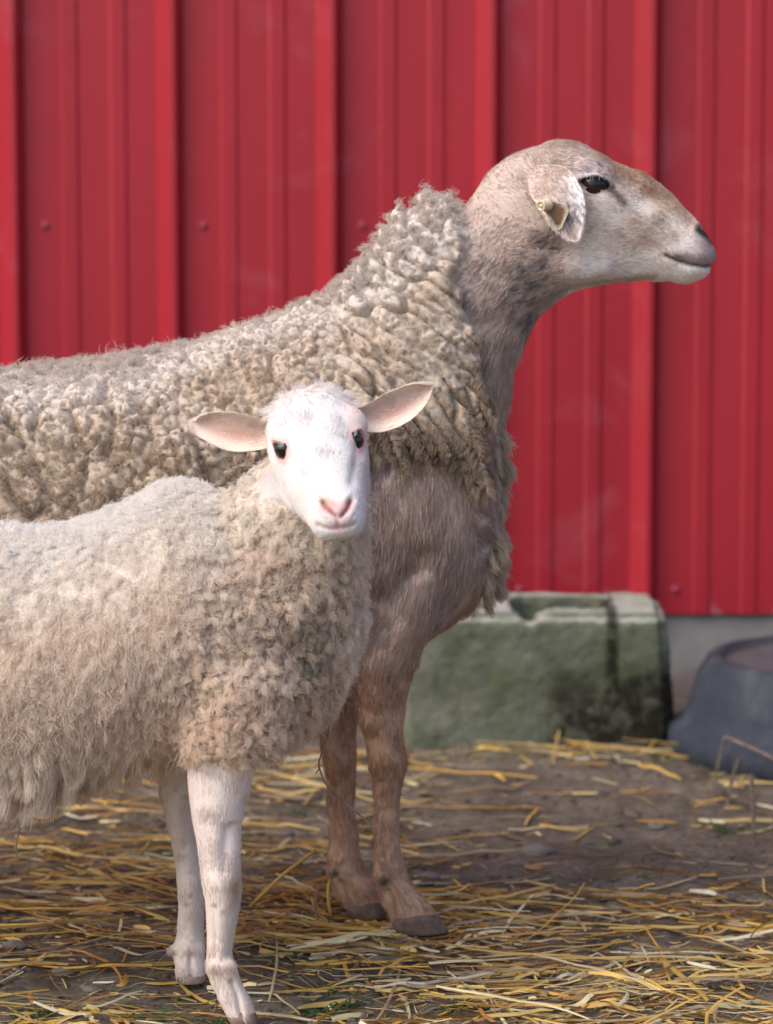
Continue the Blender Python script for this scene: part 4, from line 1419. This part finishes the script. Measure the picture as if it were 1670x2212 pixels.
def lamb_wool_col(P, NN=None):
    q = PX(P)
    x, y = q[:, 0], q[:, 1]
    C = np.tile(np.array([0.88, 0.775, 0.68]), (len(P), 1))
    C = lerp(C, (0.81, 0.69, 0.59), sm(vnoise(P, 16, 161), 0, .7) * .5)
    topl = np.interp(x, [0, 200, 380, 440, 560], [1110, 1105, 1015, 1050, 965])
    C = lerp(C, (0.92, 0.875, 0.83), sm(-(y - topl), -330, -20) * sm(-x, -560, -480))
    C = lerp(C, (0.88, 0.81, 0.73), sm(x - (y - 1000) * .25, 430, 500) * sm(-y, -1230, -1130))
    C = lerp(C, (0.90, 0.81, 0.73), sm(x + (y - 1200) * .1, 745, 790))
    dirt = np.exp(-(((x - 625 - (y - 1380) * .25) / 105) ** 2 + ((y - 1375) / 130) ** 2))
    C = lerp(C, (0.48, 0.385, 0.31), dirt * sm(vnoise(P, 40, 163) + dirt * .8, 0.1, .9) * .8)
    C = lerp(C, (0.84, 0.69, 0.56), sm(y, 1420, 1560) * sm(x, 200, 380) * .5)
    C = lerp(C, (0.86, 0.77, 0.70), sm(y, 1600, 1720) * sm(-x, -380, -300) * .6)
    C = lerp(C, (0.45, 0.34, 0.26), np.exp(-(((x - 360) / 60) ** 2 + ((y - 1690) / 30) ** 2)) * .7)  # belly wool behind the elbow darkened, its shade painted into the colour
    return C
def lamb_zones(P):
    q = PX(P)
    sh_ = sm(q[:, 0] + (q[:, 1] - 1300) * .3, 330, 520)
    return [(1 - sh_, .018, unit(np.array([0.25, 0, -1.0])), 2.2, .0022), (sh_, .011, None, 1, .0038)]
SV, SF, used, sh = run_fleece(LV, LF, LNn, lwsd, 0.009, lamb_zones, 42)
SN = vnormals(SV, SF)
fme = mesh_np("fleece", SV, SF)
set_col(fme, lamb_wool_col(SV) * np.array([.76, .72, .68]))
lf_o = link("fleece", fme, M_FLEECE, lamb_o)
sdu = lwsd[used]
def lreg(P):
    q = PX(P)
    x, y = q[:, 0], q[:, 1]
    topl = np.interp(x, [0, 200, 380, 440, 560], [1110, 1105, 1015, 1050, 965])
    back_ = sm(-(y - topl), -170, -40) * sm(-x, -470, -380)
    curly = sm(x + (y - 1300) * .25, 340, 480)
    belly = sm(y, 1590, 1680) * sm(-x, -400, -330)
    return back_, curly, belly
gw = sm(sdu, 1, 8)
bk, cu, be = lreg(SV)
DOWN = np.array([-0.25, 0, -1.0])
# fluffy side
wool("wool_locks", SV, SF, SN, gw * (1 - cu) * (1 - .6 * bk), 84000, .0065, lambda P: .0145 + 0 * P[:, 0], lambda P, NN: NN * .58 + DOWN * .6 + .45 * np.stack([vnoise(P, 40, 171), vnoise(P, 40, 172), vnoise(P, 40, 173)], 1), .28, .0017, 1.3, lamb_wool_col, M_WOOL, lf_o, rad=.00026, k=8, jit=.3, kcol=.06, fall=sm(sdu, -2, 22))
# white fuzz along the back
wool("wool_locks", SV, SF, SN, gw * bk, 40000, .006, lambda P: .0145 + 0 * P[:, 0], lambda P, NN: NN * .9 + np.array([-.25, 0, .05]) + .35 * np.stack([vnoise(P, 60, 181), vnoise(P, 60, 182), vnoise(P, 60, 183)], 1), .25, .0012, 1.2, lamb_wool_col, M_WOOL, lf_o, rad=.00028, k=7, jit=.22, kcol=.06)
# curls of neck, shoulder and chest
wool("wool_locks", SV, SF, SN, gw * cu, 95000, .0068, lambda P: .0145 + 0 * P[:, 0], lambda P, NN: NN * .60 + np.array([.12, 0, -.35]) + .6 * np.stack([vnoise(P, 55, 191), vnoise(P, 55, 192), vnoise(P, 55, 193)], 1), .55, .0025, 1.5, lamb_wool_col, M_WOOL, lf_o, rad=.00028, k=11, jit=.2, kcol=.08, fall=sm(sdu, -2, 22))
# long hair under the belly
wool("belly_hair", SV, SF, SN, gw * be, 20000, .012, lambda P: .016 + .022 * (vnoise(P, 22, 205) * .5 + .5), lambda P, NN: NN * .4 + np.array([-.35, 0, -.8]) + .55 * np.stack([vnoise(P, 30, 201), vnoise(P, 30, 202), vnoise(P, 30, 203)], 1), .7, .0026, 1.0, lamb_wool_col, M_WOOL, lf_o, rad=.00028, k=9)
# wisps all over
wool("wool_locks", SV, SF, SN, gw, 5000, .010, lambda P: .022 + 0 * P[:, 0], lambda P, NN: NN * .8 + np.array([0, 0, -.1]), .5, .003, 1.5, lamb_wool_col, M_WOOL, lf_o, rad=.00026, k=10, jit=.35)

cw = sm(-lwsd, -5, 3) * np.where(lisear, .55, 1) * np.where(lisear | (leye_r(LV) > 1.45), 1, 0) * (LV[:, 2] > 0.012)
qq = PX(LV); _, _, ltt = hloc(LV)
nosew = np.ones(len(LV))
for pl in LNOS + [LMOUTH, LPHIL]:
    nosew -= .9 * np.exp(-(seg_d(qq, pl)[0] / 9) ** 2) * (ltt > .08)
nosew -= .7 * sm(-seg_d(qq, [(708, 1094), (730, 1106), (748, 1094)])[0], -16, -8) * (ltt > .095)
def lamb_coat_len(P):
    x, d, t = hloc(P)
    L = np.where(np.linalg.norm(P - O, axis=1) < .2, .0065 - .0025 * sm(t, 0, .10), .0085)
    L = L + .008 * sm(P[:, 2], ZCUT - .05, ZCUT) * (np.linalg.norm(P - O, axis=1) > .2)
    return L * (.22 + .78 * sm(leye_r(P), 1.3, 3.2))
def lamb_coat_col(P, NN, tri, bc):
    v = tri[:, 0]
    C = lamb_col(P, lisear[v], LSD[v], LU[v], LVV[v])
    return lerp(C, (.88, .79, .71), lisear[v] * rng.choice([0, .45, .85], len(P)))
coat("coat", lamb, LV, LF, LNn, cw * np.clip(nosew, .02, 1) * np.where(np.linalg.norm(LV - O, axis=1) < .2, 1.6, 1.0), 90000, lamb_coat_len, lamb_coat_col, M_HAIR, lamb_o, rad=.00026, lift=.08, jit=.10, var=(.94, 1.08))
# poll tuft, lashes, whiskers
pw = np.exp(-((ltt + .055) / .022) ** 2) * (np.abs(hloc(LV)[0]) < .045) * (hloc(LV)[1] > -.01) * (~lisear)
wool("poll_tuft", LV, LF, LNn, pw, 900, .008, lambda P: .012 + 0 * P[:, 0], lambda P, NN: NN * .8 + hn * .3, .5, .001, .8, lambda P, NN: np.tile(np.array([.90, .86, .82]), (len(P), 1)), M_WOOL, lamb_o, rad=.00024, k=6, jit=.25)
for c, out, ax, up in leyes:
    n = 24
    t = rng.uniform(-.95, .1, n)
    root = c + ax * (t * .0105)[:, None] + up * (.0092 * np.sqrt(1 - t * t))[:, None] + out * .001
    D = unit(out * .9 + up * rng.uniform(.15, .7, (n, 1)) - ax * .5)
    s = np.array([0, .4, .75, 1])
    L = rng.uniform(.005, .011, n)
    pts = root[:, None] + D[:, None] * (L[:, None] * s)[..., None] + np.array([0, 0, -1]) * (L[:, None] * s ** 2 * .3)[..., None]
    hair("eyelashes", pts, np.array([1, .9, .6, .2]) * .00016, np.full((n, 3), .6), M_HAIR, lamb_o)
P_, N_, _, _ = sample(LV, LF, LNn, np.exp(-((ltt - .095) / .02) ** 2) * (hloc(LV)[1] < 0) * (~lisear), 60)
D = unit(N_ + np.array([0, 0, -.5]) + rng.normal(0, .2, P_.shape))
s = np.array([0, .4, .75, 1])
L = rng.uniform(.015, .035, 60)
hair("whiskers", P_[:, None] + D[:, None] * (L[:, None] * s)[..., None] + np.array([0, 0, -1]) * (L[:, None] * s ** 2 * .25)[..., None], np.array([1, .8, .5, .2]) * .00014, np.full((60, 3), .75), M_HAIR, lamb_o)

# ------------------------------------------------------------------ straw, twigs, stones, grass
def strips(n, xy, ang, L, w, col, zoff, k=7, bendy=.25, kink=.12, tilt=.04, arch=.35):
    """flattened stalks lying on the ground"""
    s = np.linspace(-.5, .5, k)
    a = ang[:, None] + bendy * rng.normal(0, 1, (n, 1)) * s[None] + np.where(rng.random((n, 1)) < kink, rng.normal(0, .6, (n, 1)), 0) * (s > rng.uniform(-.3, .3, (n, 1)))
    st = (L / (k - 1))[:, None]
    x = np.cumsum(np.cos(a) * st, 1); y = np.cumsum(np.sin(a) * st, 1)
    x += (xy[:, 0] - x.mean(1))[:, None]; y += (xy[:, 1] - y.mean(1))[:, None]
    gz = ground_z(x.ravel(), y.ravel()).reshape(n, k)
    zl = np.linspace(0, 1, k)[None]
    g0 = gz.mean(1, keepdims=True)
    hov = np.array([[.5 * (W(905, 2013, EN)[0] + W(880, 2013, EN)[0]), EN], [W(790, 1977, EF)[0], EF], [W(525, 2206, LN_)[0], LN_], [W(412, 2118, LF_)[0], LF_]])
    hd2 = np.min(np.stack([np.hypot(x - h[0], (y - h[1] + .015) * .8) for h in hov]), 0)
    low = .1 + .9 * sm(hd2, .035, .075)
    z = np.maximum(gz + .0012, .35 * gz + .65 * g0 + .002) + low * (zoff[:, None] + np.abs((tilt * rng.normal(0, 1, n) * L)[:, None] * (zl - (rng.random((n, 1)) < .5))))
    tx, ty = np.gradient(x, axis=1), np.gradient(y, axis=1)
    nn = np.hypot(tx, ty)
    px_, py_ = -ty / nn, tx / nn
    tw = rng.normal(0, .5, (n, 1)) + rng.normal(0, .5, (n, 1)) * s[None]
    ww = w[:, None] * (1 - .35 * np.abs(2 * s[None]) ** 3) * .5
    P = []
    for sd_ in (-1, 0, 1):
        P.append(np.stack([x + px_ * ww * sd_ * np.cos(tw), y + py_ * ww * sd_ * np.cos(tw), z + np.abs(ww * np.sin(tw)) + sd_ * ww * np.sin(tw) + (arch * ww if sd_ == 0 else 0)], 2))
    V = np.stack(P, 2).reshape(-1, 3)              # n, k, 3
    i = (np.arange(n)[:, None, None] * k * 3 + np.arange(k - 1)[None, :, None] * 3 + np.arange(2)[None, None, :]).ravel()
    F = np.stack([i, i + 1, i + 4, i + 3], 1)
    C = np.repeat(col, k * 3, axis=0)
    sh_ = 1 + .12 * rng.normal(0, 1, (n, k, 1))
    C = (C.reshape(n, k, 3, 3) * sh_[..., None]).reshape(-1, 3)
    return V, F, np.clip(C, .01, .9)

PAL = np.array([[.66, .42, .10], [.70, .50, .17], [.74, .64, .36], [.46, .23, .06], [.36, .27, .16], [.58, .34, .07], [.74, .69, .50]])
def density(x, y):
    P = np.stack([x, y, 0 * x], 1)
    d = 0.16 + 0.75 * sm(-y, -.32, -.05) * (.45 + .55 * sm(x, -.25, .15)) + .15 * sm(-x, -.1, .3) * sm(-y, -.9, -.4)
    d += .5 * np.exp(-((y - by0 + .06) / .05) ** 2)
    d = d * np.where((x > .05) & (y > .22) & (y < .95), .42, 1)
    return d * (0.45 + .9 * sm(vnoise(P, 3.3, 211) + .4 * vnoise(P, 9, 212), -.5, .6))
def scatter(n, pw=1):
    out = np.zeros((0, 2))
    while len(out) < n:
        xy = np.stack([rng.uniform(-1.3, 1.3, n * 2), rng.uniform(-1.0, by0 - .02, n * 2)], 1)
        k = rng.random(n * 2) < density(xy[:, 0], xy[:, 1]) ** pw
        out = np.concatenate([out, xy[k]])
    return out[:n]
SVs, SFs, SCs, off = [], [], [], 0
for n, L0, L1, w0_, w1_, probs, zmax, bz in ((3000, .05, .30, .0022, .0054, [.24, .2, .17, .12, .08, .12, .07], .016, .25), (3000, .03, .10, .0022, .0072, [.2, .2, .15, .18, .12, .1, .05], .012, .3), (12000, .006, .032, .001, .004, [.15, .2, .2, .15, .2, .05, .05], .006, .4), (14000, .01, .07, .0004, .0012, [.15, .2, .2, .15, .2, .05, .05], .006, .8)):
    xy = scatter(n)
    ang = rng.normal(0, .5, n) + rng.choice([0, math.pi], n) - .08
    wild = rng.random(n) < .32
    ang[wild] = rng.uniform(0, 6.28, wild.sum())
    L = L0 * (L1 / L0) ** rng.random(n)
    w = rng.uniform(w0_, w1_, n)
    col = PAL[rng.choice(7, n, p=probs)] * rng.uniform(.55, 1.08, (n, 1))
    dd = np.clip(density(xy[:, 0], xy[:, 1]), 0, 1)
    v, f, c = strips(n, xy, ang, L, w, col, rng.random(n) ** 1.6 * zmax * dd, bendy=bz, kink=.25, k=7 if L1 > .05 else 4)
    SVs.append(v); SFs.append(f + off); SCs.append(c); off += len(v)
sme_ = mesh_np("straw", np.concatenate(SVs), np.concatenate(SFs))
set_col(sme_, np.concatenate(SCs))
tag(link("straw", sme_, M_STRAW), "golden loose straw scattered over the bare dirt", "straw", kind="stuff")

def tube(pts, rads, seg=8, m=4):
    A = catmull(pts, m)
    rr = np.interp(np.linspace(0, 1, len(A)), np.linspace(0, 1, len(rads)), rads)
    T = unit(np.gradient(A, axis=0))
    up = np.array([0.3, 1, .2])
    X = unit(np.cross(T, up)); Y = np.cross(T, X)
    th = np.arange(seg) / seg * 2 * math.pi
    V = (A[:, None] + rr[:, None, None] * (np.cos(th)[None, :, None] * X[:, None] + np.sin(th)[None, :, None] * Y[:, None])).reshape(-1, 3)
    n = len(A)
    F = [(i * seg + k, i * seg + (k + 1) % seg, (i + 1) * seg + (k + 1) % seg, (i + 1) * seg + k) for i in range(n - 1) for k in range(seg)]
    return V, F
def tubes(name, lst, mat, label, cat, group=None):
    V, F, off = [], [], 0
    for pts, rads in lst:
        v, f = tube(pts, rads)
        V.append(v); F += [tuple(i + off for i in q) for q in f]; off += len(v)
    me = mesh_np(name, np.concatenate(V), np.array(F))
    o = link(name, me, mat)
    return tag(o, label, cat, group)
def gp(px, py, dz=0.0):
    g = G(px, py)
    return np.array([g[0], g[1], ground_z(g[:1], g[1:2])[0] + dz])
a, t_ = gp(1571, 1738, -.01), None
tubes("dead_stem", [([a, W(1574, 1725, a[1]), W(1581, 1685, a[1]), W(1597, 1640, a[1] - .01)], [.0026, .0024, .0022, .0024])], M_TWIG, "dry plant stem leaning right in the dirt, left one of the two before the tub", "plant stem", "dead stems before the tub")
a = gp(1629, 1818, -.01)
tubes("dead_stem", [([a, W(1628, 1790, a[1]), W(1626, 1730, a[1]), W(1623, 1672, a[1])], [.002, .0026, .0029, .003])], M_TWIG, "dry plant stem standing upright in the dirt, right one of the two before the tub", "plant stem", "dead stems before the tub")
a, b_ = gp(1545, 1672, 0), gp(1720, 1700, 0)
tubes("dead_stem", [([a, W(1556, 1632, a[1]), W(1566, 1593, a[1] - .005)], [.001, .0016, .002]), ([W(1566, 1592, a[1] - .005), W(1620, 1614, a[1] - .03), W(1672, 1640, a[1] - .06), W(1740, 1690, a[1] - .10)], [.0021, .0021, .002, .0018])], M_TWIG, "sharply bent dry stalk slanting in front of the rubber tub", "plant stem")
a, e = gp(540, 1949), gp(716, 1975)
M_STR2 = plain("golden_stalk", (.56, .36, .10), .45, .4)[0]
tubes("bent_straw", [([a, W(600, 1900, a[1] * .7 + e[1] * .3), W(650, 1860, a[1] * .4 + e[1] * .6), W(681, 1838, e[1])], [.0022, .0022, .002, .002]), ([W(681, 1838, e[1]), W(700, 1840, e[1]), W(721, 1845, e[1])], [.002, .002, .0018]), ([W(721, 1845, e[1]), W(714, 1890, e[1]), W(709, 1935, e[1]), e], [.002, .0024, .0022, .0018])], M_STR2, "golden straw bent into an arch beside the hooves of the tall sheep", "straw")
yt = LC + .0
tubes("twig", [([W(715, 1560, yt), W(707, 1589, yt), W(694, 1630, yt), W(689, 1654, yt), W(702, 1690, yt), W(722, 1715, yt), W(765, 1750, yt), W(812, 1793, yt)], [.0008, .0009, .0009, .0008, .0010, .0010, .0009, .0007]), ([W(722, 1715, yt), W(727, 1718, yt - .004), W(733, 1730, yt - .006)], [.0008, .0007, .0005]), ([W(690, 1660, yt), W(684, 1668, yt), W(681, 1672, yt)], [.0007, .0006, .0004])], M_TWIG, "long thin dry twig hanging from the chest wool of the lamb", "twig")
yt = LC - .06
tubes("twig", [([W(38, 1770, yt), W(42, 1792, yt), W(37, 1812, yt), W(35, 1836, yt), W(38, 1862, yt)], [.0007, .0009, .0009, .0008, .0004]), ([W(42, 1792, yt), W(49, 1787, yt), W(54, 1777, yt)], [.0008, .0007, .0006])], M_TWIG, "short forked dark twig hanging from the belly wool of the lamb", "twig")

V, F, off = [], [], 0
for px, py, r in ((850, 2070, .014), (815, 2078, .012), (800, 1845, .020), (1160, 1838, .018), (1120, 1870, .012), (140, 2100, .012), (200, 2130, .010), (1195, 2165, .013), (1340, 2080, .009), (30, 2050, .012), (610, 2120, .008), (1230, 1980, .010), (930, 1880, .011), (1420, 1790, .010)):
    bm = bmesh.new()
    bmesh.ops.create_icosphere(bm, subdivisions=3, radius=1)
    v = np.array([x.co[:] for x in bm.verts]); f = np.array([[q.index for q in p.verts] for p in bm.faces])
    bm.free()
    v = v * (1 + .18 * fbm(v + px, 1.6, 7, 2))[:, None] * np.array([1.25, .9, .5]) * r
    V.append(v + gp(px, py, r * .12)); F.append(f + off); off += len(v)
tag(link("pebbles", mesh_np("pebbles", np.concatenate(V), np.concatenate(F)), M_STONE), "small grey pebbles half sunk in the dirt", "pebbles", kind="stuff")

bm = bmesh.new()
bmesh.ops.create_icosphere(bm, subdivisions=2, radius=1)
iv = np.array([x.co[:] for x in bm.verts]); if_ = np.array([[q.index for q in pp.verts] for pp in bm.faces])
bm.free()
nC = 2600
cx2, cy2 = rng.uniform(-.75, .85, nC), rng.uniform(-.7, by0 - .03, nC)
cr2 = .0020 * (4.2 ** (rng.random(nC) ** 2.2))
shp = iv[None] * (1 + .35 * rng.normal(0, 1, (nC, len(iv), 1)).clip(-1.2, 1.2) * .55) * np.stack([rng.uniform(.8, 1.5, nC), rng.uniform(.7, 1.3, nC), rng.uniform(.4, .8, nC)], 1)[:, None] * cr2[:, None, None]
cV = (shp + np.stack([cx2, cy2, ground_z(cx2, cy2) + cr2 * .15], 1)[:, None]).reshape(-1, 3)
cF = (if_[None] + (np.arange(nC) * len(iv))[:, None, None]).reshape(-1, 3)
tag(link("soil_crumbs", mesh_np("soil_crumbs", cV, cF), M_DIRT), "small crumbly clods of brown soil lying on the dirt", "soil", kind="stuff")

gpts, gcol = [], []
for px, py, n in ((720, 2160, 60), (760, 2140, 30), (480, 2190, 25), (90, 2180, 30), (330, 2170, 25), (1010, 2170, 25), (1000, 2110, 14), (60, 1830, 14), (350, 1800, 12), (1560, 1790, 26), (640, 1730, 12), (1430, 1640, 10), (250, 2195, 26)):
    g = gp(px, py)
    ro = g + rng.normal(0, 1, (n, 3)) * np.array([.018, .014, 0])
    D = unit(rng.normal(0, 1, (n, 3)) * np.array([1, 1, 0]) + np.array([0, 0, .8]))
    L = rng.uniform(.012, .032, n)
    s = np.linspace(0, 1, 5)
    gpts.append(ro[:, None] + D[:, None] * (L[:, None] * s)[..., None] - np.array([0, 0, 1]) * (L[:, None] * s ** 2 * .55)[..., None])
    gcol.append(np.array([.06, .11, .035]) * rng.uniform(.7, 1.6, (n, 1)))
tag(hair("grass", np.concatenate(gpts), np.array([1, 1, .9, .6, .1]) * .0011, np.concatenate(gcol), M_HAIR), "sparse short green grass sprigs in the dirt", "grass", kind="stuff")
